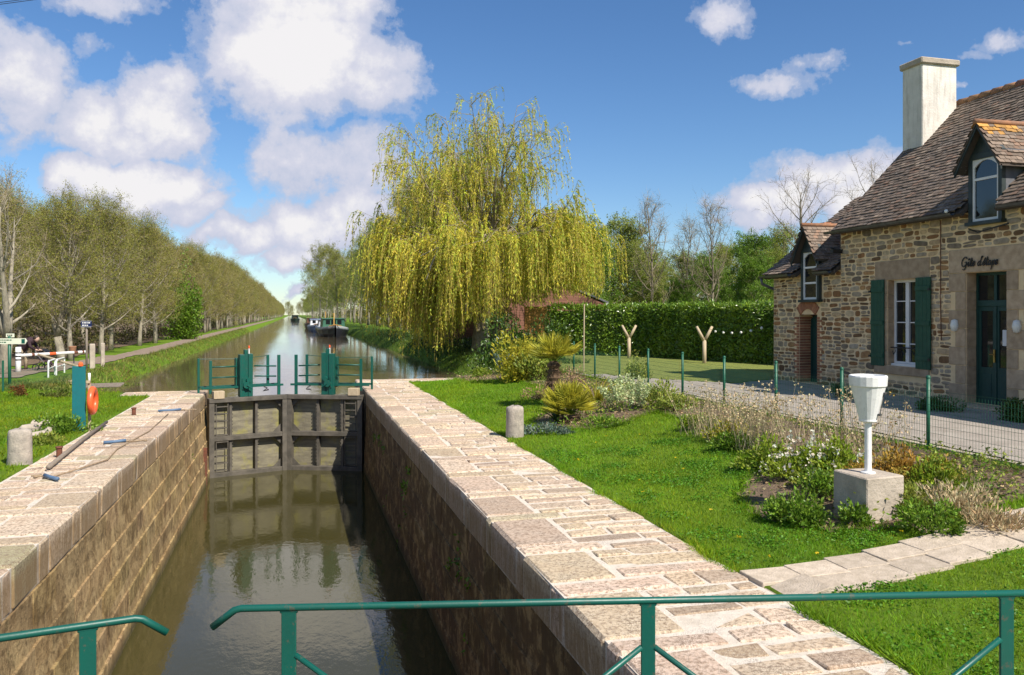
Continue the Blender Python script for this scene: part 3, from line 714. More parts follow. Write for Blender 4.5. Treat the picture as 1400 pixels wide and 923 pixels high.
# ------------------------------------------------------------------ handrails of the footbridge in front
def hand_rail(name, P, Q, bend, post_px, braces, label):
    """rail from its bent free end P to Q at rail height; posts at distances along it"""
    root = thing(name, label, 'railing', (P[0], P[1], .16), 0, 'green footbridge railings in the foreground')
    zt = 1.262
    a = Vector((P[0], P[1], zt)); b = Vector((Q[0], Q[1], zt)); u = (b - a).normalized()
    r = MB()
    r.tube([a - u * .085 + Vector((0, 0, -.062)), a - u * .01 + Vector((0, 0, -.005)), a + u * .012, a + u * .6, b], .0125, 10)
    r.build('handrail', M['green_paint'], root, smooth=True)
    ang = math.atan2(u.y, u.x)
    ps = [a + u * t for t in post_px]
    for p in ps:
        m = MB(); m.box((p.x, p.y, .70), (.05, .012, 1.10), ang); m.box((p.x, p.y, .166), (.11, .07, .012), ang); m.tube([(p.x - u.x * .03, p.y - u.y * .03, 1.249), (p.x + u.x * .03, p.y + u.y * .03, 1.249)], .0075, 6); m.build('railing_post', M['green_paint'], root, bevel=.003)
    for (i, sgn) in braces:
        p = ps[i]; q = p + u * sgn * .6; off = Vector((u.y, -u.x, 0)) * .0
        m = MB(); m.tube([Vector((p.x, p.y, 1.10)) + u * sgn * .022, Vector((q.x, q.y, .66))], .010, 8); m.build('brace', M['green_paint'], root, smooth=True)
    m = MB(); n_ = Vector((u.y, -u.x, 0)); c = (a + b) / 2
    m.box((c.x, c.y, .12), ((b - a).length + .1, .06, .10), ang)
    c2 = c - n_ * .34; m.box((c2.x, c2.y, .13), ((b - a).length + .1, .58, .05), ang)
    m.build('walkway', M['green_paint'], root)
def rail_pt(px, py):
    p = at(px, py, 1.262); return (p.x, p.y)
Pr = rail_pt(325, 832); Qr = rail_pt(1400, 811)
ur = (Vector((*Qr, 0)) - Vector((*Pr, 0)))
def along(px, P, Q):           # distance along P-Q of the point that stands in a pixel column
    P = Vector((*P, 0)); Q = Vector((*Q, 0)); u = (Q - P).normalized(); lo, hi = -2.0, 6.0
    def col_(t):
        w_ = P + u * t; d = w_.y * CT + w_.x * ST; return 700 + F * (w_.x * CT - w_.y * ST) / d
    for _ in range(50):
        m = (lo + hi) / 2
        if col_(m) < px: lo = m
        else: hi = m
    return lo
tp = [along(x, Pr, Qr) for x in (395, 886, 1376)]
Qr2 = Vector((*Pr, 0)) + ur.normalized() * 4.2
hand_rail('footbridge_railing', Pr, (Qr2.x, Qr2.y), 0, tp + [tp[2] + 1.22], [(0, 1), (1, -1), (1, 1), (2, -1)], 'long green handrail crossing the foreground over the right coping')
Pl = rail_pt(190, 845); Ql = rail_pt(0, 872.5)
tl = [along(120, Ql, Pl)]; tot = (Vector((*Ql, 0)) - Vector((*Pl, 0))).length
ul = (Vector((*Ql, 0)) - Vector((*Pl, 0))).normalized(); Ql2 = Vector((*Pl, 0)) + ul * 3.4
hand_rail('footbridge_railing', Pl, (Ql2.x, Ql2.y), 0, [tot - tl[0], tot - tl[0] + 1.22], [], 'short green handrail end at the lower left corner over the water')

# ------------------------------------------------------------------ bollards and quay furniture
def bollard(px, py, r, h, label, mat):
    p = at(px, py, 0); p.z = Z(p.x, p.y) if abs(p.x) > 3.7 else 0
    m = MB(); m.lathe([(r * 1.0, -.1), (r * 1.02, 0), (r, h * .3), (r * .99, h * .8), (r * .97, h - .035), (r * .88, h - .008), (r * .5, h + .012), (0, h + .016)], 22, (p.x, p.y, p.z))
    V = m.v[0]; V += RNG.normal(0, .004, V.shape)
    o = m.build('stone_bollard', mat, loc=(p.x, p.y, p.z), smooth=True); tag(o, label, 'bollard', 'round granite mooring bollards'); return p
bollard(704, 597, .165, .56, 'granite bollard at the lawn edge beside the right coping', M['granite'])
bollard(27, 634, .165, .52, 'granite bollard left of the blue pipe on the left coping', M['granite'])
# blue plastic sleeves on rope
for (px, py, a, L_, lab) in ((157, 604, .2, .36, 'blue rope sleeve in the middle of the left coping'), (70, 653, 2.3, .34, 'nearest blue rope sleeve on the left coping'), (232, 561, .15, .5, 'farthest blue rope sleeve on the left coping near the gate')):
    p = at(px, py, .03); d = Vector((math.cos(a), math.sin(a), 0))
    root = thing('rope_sleeve', lab, 'mooring rope', (p.x, p.y, 0), 0, 'blue sleeved mooring ropes')
    m = MB(); m.tube([p - d * L_ / 2, p, p + d * L_ / 2 + Vector((0, 0, .015))], .027, 8); m.build('sleeve', M['blue_plastic'], root, smooth=True)
    m = MB(); e = p + d * L_ / 2; pts = [e + Vector((.03 * math.cos(t * 1.3) * t * .5 + d.x * .05 * t, .05 * math.sin(t * 1.7) + d.y * .03 * t, -.005)) for t in np.linspace(0, 6, 18)]
    m.tube(pts, .013, 6); m.build('frayed_rope', M['rope'], root, smooth=True)
p0 = at(72, 652, .02); p1 = at(160, 614, .02); p2 = at(230, 566, .02)
m = MB(); m.tube([p0, (p0 + p1) / 2 + Vector((.25, .1, 0)), p1, (p1 + p2) / 2 + Vector((.1, -.3, 0)), p2], .011, 6); o = m.build('mooring_rope', M['rope'], loc=tuple(p0), smooth=True)
tag(o, 'thin rope lying along the left coping between the blue sleeves', 'rope')
a = at(66, 639, .05); b = at(146, 577, .06)
m = MB(); m.tube([a, a.lerp(b, .5) + Vector((-.02, 0, .005)), b], [.035, .033, .03], 8); o = m.build('wooden_pole', M['grey_wood'], loc=tuple(a), smooth=True)
tag(o, 'long weathered pole lying along the grass edge of the left coping', 'pole')
for (px, py, h, lab) in ((81, 625, .17, 'rusty iron peg near the nearest bollard on the left coping'), (183, 567, .16, 'rusty iron peg at the grass edge beyond the lifebuoy stand')):
    p = at(px, py, 0); m = MB(); m.lathe([(.045, -.02), (.045, h - .03), (.06, h - .02), (.055, h), (0, h + .005)], 10, tuple(p)); tag(m.build('iron_peg', M['rust'], loc=tuple(p)), lab, 'peg', 'rusty iron pegs')
m = MB()
for i in range(9):
    t = i / 8; p = at(62 + 30 * t, 641 - 8 * math.sin(t * 3) + RNG.normal(0, 2), .03); m.cbox(tuple(p), (.2, .14, .07), .02, .012, RNG.uniform(0, 3))
# lifebuoy stand
p = at(108, 590, 0)
root = thing('lifebuoy_stand', 'teal board stand holding the orange lifebuoy on the left bank', 'lifebuoy stand', (p.x, p.y, 0))
m = MB(); m.box((p.x, p.y, .63), (.235, .05, 1.26)); m.build('board', M['teal_paint'], root, bevel=.006)
m = MB(); m.box((p.x + .16, p.y + .12, .45), (.05, .05, .95)); m.box((p.x + .06, p.y + .08, .95), (.24, .04, .05)); m.build('bracket', M['pale_wood'], root)
m = MB(); m.tube([(p.x + .16, p.y + .10, .92), (p.x + .16, p.y + .1, 1.12)], .024, 8); m.build('float_light', M['white_paint'], root, smooth=True)
m = MB(); m.lathe([(.045, 0), (.045, .05), (.02, .08), (0, .085)], 10, (p.x + .03, p.y, 1.262)); m.build('cap', M['orange_plastic'], root)
m = MB(); m.torus((p.x + .215, p.y + .12, .58), .22, .06, 'x', 32, 12)
o = m.build('lifebuoy', M['orange_plastic'], loc=(p.x + .225, p.y + .12, .58), smooth=True); tag(o, 'bright orange ring lifebuoy hanging beside the teal board', 'lifebuoy')
# white funnel gauge on its block
p = at(1188, 690, 0); p = Vector((5.94, 7.64, 0)); zb = Z(p.x, p.y)
root = thing('concrete_block', 'square weathered concrete block among garden plants carrying the white post', 'block', (p.x, p.y, zb))
m = MB(); m.cbox((p.x, p.y, zb + .125), (.50, .50, .70), .012, .006, .10); m.build('block', M['concrete'], root)
zt = zb + .475
root = thing('funnel_gauge', 'white tapered funnel container on a slim white post', 'rain gauge', (p.x, p.y, zt), 0)
m = MB(); m.lathe([(.075, 0), (.075, .015), (.036, .02), (.036, .56), (.05, .57)], 20, (p.x, p.y, zt)); m.build('post', M['white_paint'], root, smooth=False)
m = MB(); m.lathe([(.0, .545), (.07, .545), (.09, .555), (.09, .58), (.176, .925), (.180, .928), (.188, .932), (.196, 1.03), (.19, 1.045), (.17, 1.048), (.16, 1.0), (0, .98)], 20, (p.x, p.y, zt), rot=.2); m.build('funnel', M['white_paint'], root, bevel=.004)
m = MB(); m.box((p.x + .10, p.y - .13, zt + .86), (.05, .03, .02), .6); m.box((p.x + .07, p.y - .095, zt + .63), (.05, .03, .02), .6); m.tube([(p.x + .09, p.y - .135, zt + .85), (p.x + .07, p.y - .10, zt + .64)], .005, 5)
m.build('clasp', M['zinc'], root)
# slab path: a structure
m = MB(); rng = np.random.default_rng(3); x = 3.72
while x < 8.6:
    wd = .46; cyv = 6.20 + .125 * (x - 3.8) + .02 * math.sin(x * 1.3)
    for q in (-1, 1):
        cx = x + wd / 2 + (.05 if q > 0 else 0); y_ = cyv + q * .185; t = rng.uniform(.85, 1.05)
        m.cbox((cx, y_, max(0, Z(cx, y_)) - .016 + rng.uniform(-.004, .004)), (wd - .018, .355, .09), .005, .004, rng.normal(0, .012), (t * 1.12, t * 1.06, t), rng=rng)
        m.v[-1][:, 2] += (m.v[-1][:, 0] - cx) * (Z(cx + .2, y_) - Z(cx - .2, y_)) / .4
    x += wd
m.build('garden_path', M['slab'], kind='structure')
p = MB(); 
# ------------------------------------------------------------------ green mesh fence along the drive
root = thing('wire_fence', 'green mesh garden fence on slim posts between flower bed and drive', 'fence', (8.6, 15, .36))
fy = [9.8 + 1.9 * k for k in range(-3, 10)]
for y in fy:
    m = MB(); z = Z(8.6, y); m.tube([(8.6, y, z - .1), (8.6, y, z + 1.0)], .027, 10); m.lathe([(.031, 0), (.031, .03), (.015, .045), (0, .046)], 10, (8.6, y, z + 1.0)); m.build('fence_post', M['fence_green'], root, smooth=True)
m = MB(); n = int((fy[-1] - fy[0]) / .05); Yv = np.linspace(fy[0], fy[-1], n)
P = np.stack([np.full(n, 8.565), Yv, zf(8.565, Yv) + .04], 1)
for i in range(n): m.box((8.565, Yv[i], P[i, 2] + .38), (.0028, .0028, .78))
for k in range(9): m.span(8.566, 8.569, fy[0], fy[-1], .42 + k * .0975, .4235 + k * .0975)
m.build('wire_mesh', M['fence_green'], root)
m = MB(); m.span(8.62, 8.74, 2, 26, .2, .425); tag(m.build('kerb', M['concrete'], bevel=.01), kind='structure')

# ------------------------------------------------------------------ the stone house
XF = 13.5; GZ = .38
house = thing('stone_house', 'rubble stone lock house with slate-brown roof, green shutters and white chimney', 'house', (XF, 15, GZ))
def facade(mb, x, y0, y1, z0, z1, holes, depth=.28, mb2=None):
    Y = sorted({y0, y1, *[h[0] for h in holes], *[h[1] for h in holes]}); Zs = sorted({z0, z1, *[h[2] for h in holes], *[h[3] for h in holes]})
    for i in range(len(Y) - 1):
        for j in range(len(Zs) - 1):
            cy, cz = (Y[i] + Y[i + 1]) / 2, (Zs[j] + Zs[j + 1]) / 2
            if any(h[0] < cy < h[1] and h[2] < cz < h[3] for h in holes): continue
            mb.add([(x, Y[i], Zs[j]), (x, Y[i + 1], Zs[j]), (x, Y[i + 1], Zs[j + 1]), (x, Y[i], Zs[j + 1])], [(0, 1, 2, 3)])
    for (a, b, c, d) in holes:
        t = mb2 or mb
        t.add([(x, a, c), (x + depth, a, c), (x + depth, a, d), (x, a, d)], [(0, 1, 2, 3)]); t.add([(x, b, c), (x + depth, b, c), (x + depth, b, d), (x, b, d)], [(0, 1, 2, 3)])
        t.add([(x, a, d), (x + depth, a, d), (x + depth, b, d), (x, b, d)], [(0, 1, 2, 3)]); t.add([(x, a, c), (x + depth, a, c), (x + depth, b, c), (x, b, c)], [(0, 1, 2, 3)])
XB = XF + 6.2; XRG = 16.55; EZ, RZ = 4.38, 7.68; Y0, Y1, Y2 = 3.0, 18.4, 21.5
WIN = (15.75, 16.68, 1.07, 3.06); DOOR = (13.30, 14.32, GZ + .05, 3.12); WDOOR = (19.42, 20.24, GZ + .02, 2.26)
wl = MB()
facade(wl, XF, Y0, Y1, GZ - .3, EZ - .02, [WIN, DOOR])
slope = (RZ - EZ) / (XRG - XF + .3)
gab = [(XF, GZ - .3), (XB, GZ - .3), (XB, EZ - .02), (XRG, RZ - .12), (XF, EZ + .1)]
wl.add([(x, Y1, z) for x, z in gab], [tuple(range(5))]); wl.add([(x, Y0, z) for x, z in gab], [tuple(range(5))])
wl.add([(XB, Y0, 0), (XB, Y1, 0), (XB, Y1, EZ), (XB, Y0, EZ)], [(0, 1, 2, 3)])
wl.build('wall', M['wall_mortar'], house)
w2 = MB(); WZ = 3.40; xw = XF + .025
facade(w2, xw, Y1, Y2, GZ - .3, WZ, [WDOOR], .42)
w2.add([(xw, Y2, GZ - .3), (XB, Y2, GZ - .3), (XB, Y2, WZ), (16.4, Y2, 5.75), (xw, Y2, WZ + .1)], [(0, 1, 2, 3, 4)])
w2.add([(XB, Y1, 0), (XB, Y2, 0), (XB, Y2, WZ), (XB, Y1, WZ)], [(0, 1, 2, 3)])
w2.build('wing_wall', M['wall_mortar'], house)
# dark floor/ceiling behind openings keeps daylight out
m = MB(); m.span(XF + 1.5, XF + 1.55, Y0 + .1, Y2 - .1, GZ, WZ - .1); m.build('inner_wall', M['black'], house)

def tiles(o, av, uv, la, lu, hole=None, w_=.17, ex=.115, seed=1, tint=None):
    """overlapping tiles on a slope: o lower corner, av along the eave, uv up the slope"""
    rng = np.random.default_rng(seed); o = np.array(o, float); av = np.array(av, float); uv = np.array(uv, float); av /= np.linalg.norm(av); uv /= np.linalg.norm(uv); nrm = np.cross(av, uv); nrm = nrm if nrm[2] > 0 else -nrm
    V = []; C = []
    for r in range(int(lu / ex)):
        n = int(la / w_) - (r % 2); off = (r % 2) * w_ / 2
        yy = off + np.arange(n) * w_; s0 = r * ex + rng.normal(0, .007, n); s1 = s0 + ex * 1.5
        if hole is not None:
            P = o + av * (yy + w_ / 2)[:, None] + uv * s0[:, None]; k = ~hole(P); yy, s0, s1 = yy[k], s0[k], s1[k]; n = len(yy)
        lift = .020 + rng.uniform(0, .016, n); tl_ = rng.normal(0, .007, n)
        def P(y, s, h): return o + av * np.broadcast_to(y, (n,))[:, None] + uv * np.broadcast_to(s, (n,))[:, None] + nrm * np.broadcast_to(h, (n,))[:, None]
        q = np.stack([P(yy + .004, s0, lift), P(yy + w_ - .004, s0 + tl_, lift), P(yy + w_ - .004, s1, .004), P(yy + .004, s1, .004), P(yy + .004, s0, -.004), P(yy + w_ - .004, s0 + tl_, -.004)], 1)
        V.append(q.reshape(-1, 3))
        t = rng.uniform(.68, 1.32, (n, 1)); cc = t * np.where(rng.random((n, 1)) < .14, np.array([[1.22, 1.0, .88]]), np.array([[1.04, 1, .96]]))
        li = rng.random(n) < .04; cc[li] = np.array([1.8, 1.75, 1.65])
        if tint is not None: cc = tint(q[:, 0], cc, rng)
        C.append(np.repeat(cc, 6, 0))
    V = np.concatenate(V); C = np.concatenate(C); b = np.arange(len(V) // 6)[:, None] * 6
    m = MB(); m.add(V, np.concatenate([b + np.array([0, 1, 2, 3]), b + np.array([0, 4, 5, 1])]), C); return m
def slope_len(x0, z0, x1, z1): return math.hypot(x1 - x0, z1 - z0)
rf = tiles((XF - .30, Y0 - .1, EZ), (0, 1, 0), (XRG - XF + .3, 0, RZ - EZ), Y1 - Y0 + .22, slope_len(XF - .3, EZ, XRG, RZ), lambda P: (np.abs(P[:, 1] - 13.76) < .47) & (P[:, 0] < 14.3), seed=1)
rf.prism([(XF - .28, EZ - .05), (XRG, RZ - .045), (XRG, RZ - .13), (XF - .2, EZ - .10)], Y0 - .08, 13.33, 'y', (.4, .4, .4))
rf.prism([(XF - .28, EZ - .05), (XRG, RZ - .045), (XRG, RZ - .13), (XF - .2, EZ - .10)], 14.19, Y1 + .10, 'y', (.4, .4, .4))
rf.prism([(14.2, EZ - .05 + (14.2 - XF + .28) * (RZ - EZ + .005) / (XRG - XF + .28)), (XRG, RZ - .045), (XRG, RZ - .13), (14.2, EZ - .14 + (14.2 - XF + .28) * (RZ - EZ + .005) / (XRG - XF + .28))], 13.33, 14.19, 'y', (.4, .4, .4))
rf.prism([(XB + .3, EZ - .05), (XRG, RZ - .01), (XRG, RZ - .12), (XB + .2, EZ - .12)], Y0 - .08, Y1 + .10, 'y', (.8, .8, .8))
roof = rf.build('roof', M['tile'], house)
rt = MB(); rng = np.random.default_rng(4)
for y in np.arange(Y0, Y1 + .1, .36):
    t = rng.uniform(.75, 1.15); rt.tube([(XRG, y, RZ - .02), (XRG, y + .35, RZ - .012)], [.10, .115], 10, (t, t * rng.uniform(.85, 1.2), t))
rt.build('ridge', M['ridge_tile'], roof, smooth=True)
wr = tiles((XF - .28, Y1 + .005, WZ), (0, 1, 0), (16.4 - XF + .28, 0, 5.78 - WZ), Y2 - Y1 + .13, slope_len(XF - .28, WZ, 16.4, 5.78), lambda P: (np.abs(P[:, 1] - 19.62) < .45) & (P[:, 0] < 14.1), seed=2)
wr.prism([(XF - .26, WZ - .05), (16.4, 5.73), (16.4, 5.64), (XF - .2, WZ - .12)], Y1 + .01, 19.2, 'y', (.4, .4, .4))
wr.prism([(XF - .26, WZ - .05), (16.4, 5.73), (16.4, 5.64), (XF - .2, WZ - .12)], 20.04, Y2 + .12, 'y', (.4, .4, .4))
wr.prism([(XB + .3, WZ - .05), (16.4, 5.77), (16.4, 5.66), (XB + .2, WZ - .12)], Y1 + .01, Y2 + .12, 'y', (.8, .8, .8))
wroof = wr.build('wing_roof', M['tile'], house)
m = MB(); m.span(15.0, 15.4, 21.2, 21.5, 4.2, 4.95); m.build('brick_stack', M['brick'], wroof)
# chimney
m = MB(); m.cbox((15.85, 18.02, 7.1), (1.05, .70, 3.0), .02, .004); ch = m.build('chimney', M['limewash'], house, bevel=0)
m = MB(); m.cbox((15.85, 18.02, 8.66), (1.18, .82, .17), .03, .006); m.build('chimney_cap', M['concrete'], ch)
# gutters
def half_gutter(y0, y1, x, z, r=.065):
    m = MB(); n = 8; V = []
    for y in (y0, y1):
        for rr in (r, r - .008):
            for k in range(n + 1):
                a = PI + PI * k / n; V.append((x + rr * math.cos(a), y, z + rr * math.sin(a)))
    q = n + 1; f = []
    for k in range(n):
        f += [(k, k + 1, 2 * q + k + 1, 2 * q + k), (q + k, q + k + 1, 3 * q + k + 1, 3 * q + k)]
    f += [(0, q, 3 * q, 2 * q), (n, q + n, 3 * q + n, 2 * q + n)]
    m.add(V, f); return m
g1 = half_gutter(14.32, Y1 + .15, XF - .34, EZ - .02); g1.build('gutter', M['zinc'], house, smooth=True)
g1 = half_gutter(Y0, 13.18, XF - .34, EZ - .02); g1.build('gutter', M['zinc'], house, smooth=True)
g2 = half_gutter(20.2, Y2 + .18, XF - .32, WZ - .03); g2.tube([(XF - .32, Y2 + .10, WZ - .09), (XF - .30, Y2 + .10, WZ - .25), (XF + .1, Y2 + .06, WZ - .42), (XF + .16, Y2 + .06, WZ - .6), (XF + .16, Y2 + .06, GZ)], .045, 8); g2.build('gutter', M['zinc'], house, smooth=True)
g3 = half_gutter(Y1 + .02, 19.08, XF - .32, WZ - .03); g3.build('gutter', M['zinc'], house, smooth=True)
m = MB(); m.lathe([(0, -.04), (.03, -.03), (.04, 0), (.03, .03), (0, .04)], 10, (XF - .40, 14.42, EZ + .02)); m.build('gutter_float', M['white_paint'], house, smooth=True)
# rubble stones as real blocks in rough courses
def rubble_stones(mb, x, y0, y1, z0, z1, voids, seed):
    rng = np.random.default_rng(seed); z = z0
    pal = np.array([(.30, .25, .20), (.19, .16, .13), (.40, .30, .20), (.28, .15, .07), (.34, .30, .25), (.44, .34, .23), (.16, .095, .05), (.36, .33, .29), (.25, .21, .17), (.47, .39, .29), (.33, .20, .10)])
    def stone(ya, yb, za, zb):
        w, h = yb - ya, zb - za; n = 11; a = np.linspace(0, 2 * PI, n, endpoint=False) + rng.uniform(0, .5)
        e = rng.uniform(.45, .8); ca, sa = np.cos(a), np.sin(a)
        py = (ya + yb) / 2 + np.sign(ca) * np.abs(ca) ** e * w / 2 * rng.uniform(.86, 1.0, n); pz = (za + zb) / 2 + np.sign(sa) * np.abs(sa) ** e * h / 2 * rng.uniform(.82, 1.0, n) + rng.normal(0, .06) * (py - (ya + yb) / 2)
        cy, cz = py.mean(), pz.mean(); pr = rng.uniform(.004, .022); inn = 1 - min(.35, .014 / min(w, h) * 2)
        V = np.concatenate([np.stack([np.full(n, x + .012), py, pz], 1), np.stack([np.full(n, x - pr * .6), py, pz], 1), np.stack([np.full(n, x - pr) + rng.normal(0, .002, n), cy + (py - cy) * inn, cz + (pz - cz) * inn], 1), [[x - pr - rng.uniform(0, .006), cy, cz]]])
        f = [(i, (i + 1) % n, n + (i + 1) % n, n + i) for i in range(n)] + [(n + i, n + (i + 1) % n, 2 * n + (i + 1) % n, 2 * n + i) for i in range(n)] + [(2 * n + i, 2 * n + (i + 1) % n, 3 * n) for i in range(n)]
        mb.add(V, f, pal[rng.integers(0, len(pal))] * rng.uniform(.95, 1.4))
    while z < z1 - .03:
        h = min(rng.choice([.09, .12, .15, .19], p=[.25, .35, .25, .15]) * rng.uniform(.9, 1.1), z1 - z)
        if z1 - z - h < .05: h = z1 - z
        free = [(y0, y1)]
        for (a, b, c, d) in voids:
            if c < z + h - .02 and d > z + .02:
                nf = []
                for (p, q) in free:
                    if b <= p or a >= q: nf.append((p, q)); continue
                    if a > p: nf.append((p, a))
                    if b < q: nf.append((b, q))
                free = nf
        for (p, q) in free:
            y = p
            while y < q - .03:
                w = rng.uniform(.11, .46) if h < .16 else rng.uniform(.16, .42); 
                if q - y - w < .10: w = q - y
                g = rng.uniform(.006, .013); k = rng.random()
                if h > .13 and k < .55:
                    m_ = z + h * rng.uniform(.35, .65); stone(y + g, y + w - g, z + g * .8, m_ - g * .6)
                    if w > .22 and rng.random() < .6: c_ = y + w * rng.uniform(.35, .65); stone(y + g, c_ - g, m_ + g * .6, z + h - g * .8); stone(c_ + g, y + w - g, m_ + g * .6, z + h - g * .8)
                    else: stone(y + g, y + w - g, m_ + g * .6, z + h - g * .8)
                else:
                    dz = rng.normal(0, .006); stone(y + g, y + w - g, z + g * .8 + dz, z + h - g * .8 + dz)
                y += w
        z += h
def sur_voids(op, jw, lint, sill): y0, y1, z0, z1 = op; w = (jw[0] + jw[1]) / 2 + .02; return [(y0 - w, y1 + w, z0 - sill, z1), (y0 - jw[1], y1 + jw[1], z1, z1 + lint), (y0 - jw[1], y1 + jw[1], z0 - sill, z0)]
rs = MB(); rubble_stones(rs, XF, 8.5, Y1, GZ - .1, EZ - .03, sur_voids(WIN, (.24, .42), .46, .20) + sur_voids(DOOR, (.28, .46), .50, 0) + [(13.3, 14.22, 4.02, 4.5)], 21)
wy0, wy1, wz0, wz1 = WDOOR
rubble_stones(rs, xw, Y1 + .01, Y2, GZ - .1, WZ - .02, [(wy0 - .17, wy1 + .17, wz0, wz1 + .0), (wy0 - .12, wy1 + .12, wz1, wz1 + .34), (19.16, 20.08, 2.55, 3.6)], 22)
rs.build('rubble_stones', M['rubble_block'], house)
# dressed stone surrounds
def block(mb, y0, y1, z0, z1, proud=.02, dep=.1, t=1.0):
    c = t * RNG.uniform(.8, 1.15); mb.cbox((XF - proud + dep / 2, (y0 + y1) / 2, (z0 + z1) / 2), (dep, y1 - y0 - .012, z1 - z0 - .012), .008, 0, 0, (c, c * .97, c * .93))
def surround(op, jw, lint, sill, n):
    mb = MB(); y0, y1, z0, z1 = op
    block(mb, y0 - jw[1], y1 + jw[1], z1, z1 + lint)
    zz = np.linspace(z0, z1, n + 1)
    for i in range(n):
        wd = jw[i % 2]; block(mb, y0 - wd, y0, zz[i], zz[i + 1]); wd = jw[(i + 1) % 2]; block(mb, y1, y1 + wd, zz[i], zz[i + 1])
        for (ya, yb) in ((y0 - .0, y0 + .012), (y1 - .012, y1)):
            c = RNG.uniform(.75, 1.1); mb.cbox((XF + .135, (ya + yb) / 2, (zz[i] + zz[i + 1]) / 2), (.25, .02, zz[i + 1] - zz[i] - .008), .004, 0, 0, (c, c * .9, c * .8))
    if sill: block(mb, y0 - jw[1], y1 + jw[1], z0 - sill, z0, .05, .34)
    return mb
ws = surround(WIN, (.24, .42), .46, .20, 6); ws.build('window_surround', M['ashlar'], house)
ds = surround(DOOR, (.28, .46), .50, 0, 7); ds.build('door_surround', M['ashlar'], house)
m = MB(); m.cbox((XF - .2, 13.8, GZ + .0), (.55, 1.5, .12), .02, .003); m.build('door_step', M['ashlar'], house)
# brick arch of the wing door
bb = MB(); y0, y1, z0, z1 = WDOOR; rng = np.random.default_rng(8)
for zc in np.arange(z0 + .04, z1 - .02, .075):
    k = int(round(zc / .075)) % 2
    for (ya, yb, e) in ((y1, y1 + (.22 if k else .11), 0), (y0 - (.22 if not k else .11), y0, 0)):
        c = rng.uniform(.6, 1.15); bb.cbox((xw + .035, (ya + yb) / 2, zc), (.11, yb - ya - .008, .062), .006, .001, 0, (c, c, c), rng=rng)
    for ys_ in (y0 + .005, y1 - .005):
        c = rng.uniform(.6, 1.15); bb.cbox((xw + .21, ys_, zc), (.40, .02, .062), .005, .001, 0, (c, c, c), rng=rng)
yc = (y0 + y1) / 2
for i in range(13):
    t = (i - 6) / 6; a = t * .72; R_ = .72; c = rng.uniform(.6, 1.15)
    yy_, zz_ = yc + R_ * math.sin(a) * .83, z1 - .42 + R_ * math.cos(a)
    rot = Matrix.Rotation(-a, 3, 'X'); bb.box((xw + .03, yy_, zz_ - .02), (.12, .068, .26), 0, (c, c, c), rot=rot)
bb.build('brick_surround', M['brick'], house)
# windows and doors
def panes(root, x, y0, y1, z0, z1, cols, rows, frame_mat, fw=.05, bar=.025, name='window', leafs=2):
    f = MB()
    f.span(x - .03, x + .03, y0, y0 + fw, z0, z1); f.span(x - .03, x + .03, y1 - fw, y1, z0, z1); f.span(x - .03, x + .03, y0 + fw, y1 - fw, z0, z0 + fw * 1.3); f.span(x - .03, x + .03, y0 + fw, y1 - fw, z1 - fw, z1)
    if leafs == 2: f.span(x - .045, x + .028, (y0 + y1) / 2 - fw * .9, (y0 + y1) / 2 + fw * .9, z0 + fw, z1 - fw)
    for r in range(1, rows): zc = z0 + (z1 - z0) * r / rows; f.span(x - .022, x + .02, y0 + fw, y1 - fw, zc - bar / 2, zc + bar / 2)
    fo = f.build(name, frame_mat, root, bevel=.004)
    g_ = MB(); g_.span(x + .001, x + .006, y0 + fw * .5, y1 - fw * .5, z0 + .02, z1 - .02); g_.build('pane', M['glass'], fo)
    return fo
y0, y1, z0, z1 = WIN
wn = panes(house, XF + .20, y0 + .014, y1 - .014, z0 + .02, z1, 2, 4, M['white_frame'], .06)
m = MB(); m.span(XF + .08, XF + .15, y0 + .02, y1 - .02, z0 - .005, z0 + .05); m.build('sill', M['white_frame'], wn)
gr = MB(); gr.tube([(XF + .08, y0, z0 + .42), (XF + .08, y1, z0 + .42)], .014, 6)
for yy_ in (y0 + .12, (y0 + y1) / 2, y1 - .12): gr.tube([(XF + .08, yy_ - .03, z0 + .42), (XF + .07, yy_ - .06, z0 + .33), (XF + .07, yy_, z0 + .26), (XF + .07, yy_ + .04, z0 + .34)], .010, 5)
gr.build('window_bar', M['black'], house)
for (a_, b_) in ((y1 + .05, y1 + .50), (y0 - .50, y0 - .05)):
    s_ = MB(); n = 4
    for i in range(n): s_.span(XF - .068, XF - .04, a_ + (b_ - a_) * i / n + .002, a_ + (b_ - a_) * (i + 1) / n - .002, z0 - .02, z1 + .02)
    for zc in (z0 + .22, (z0 + z1) / 2, z1 - .22): s_.span(XF - .092, XF - .066, a_ + .01, b_ - .01, zc - .05, zc + .05)
    so = s_.build('shutter', M['shutter_green'], house, bevel=.003)
    for zc in (z0 + .2, z1 - .25): hg = MB(); hg.box((XF - .1, a_ if a_ < y0 else b_, zc), (.03, .06, .05)); hg.build('hinge', M['black'], so)
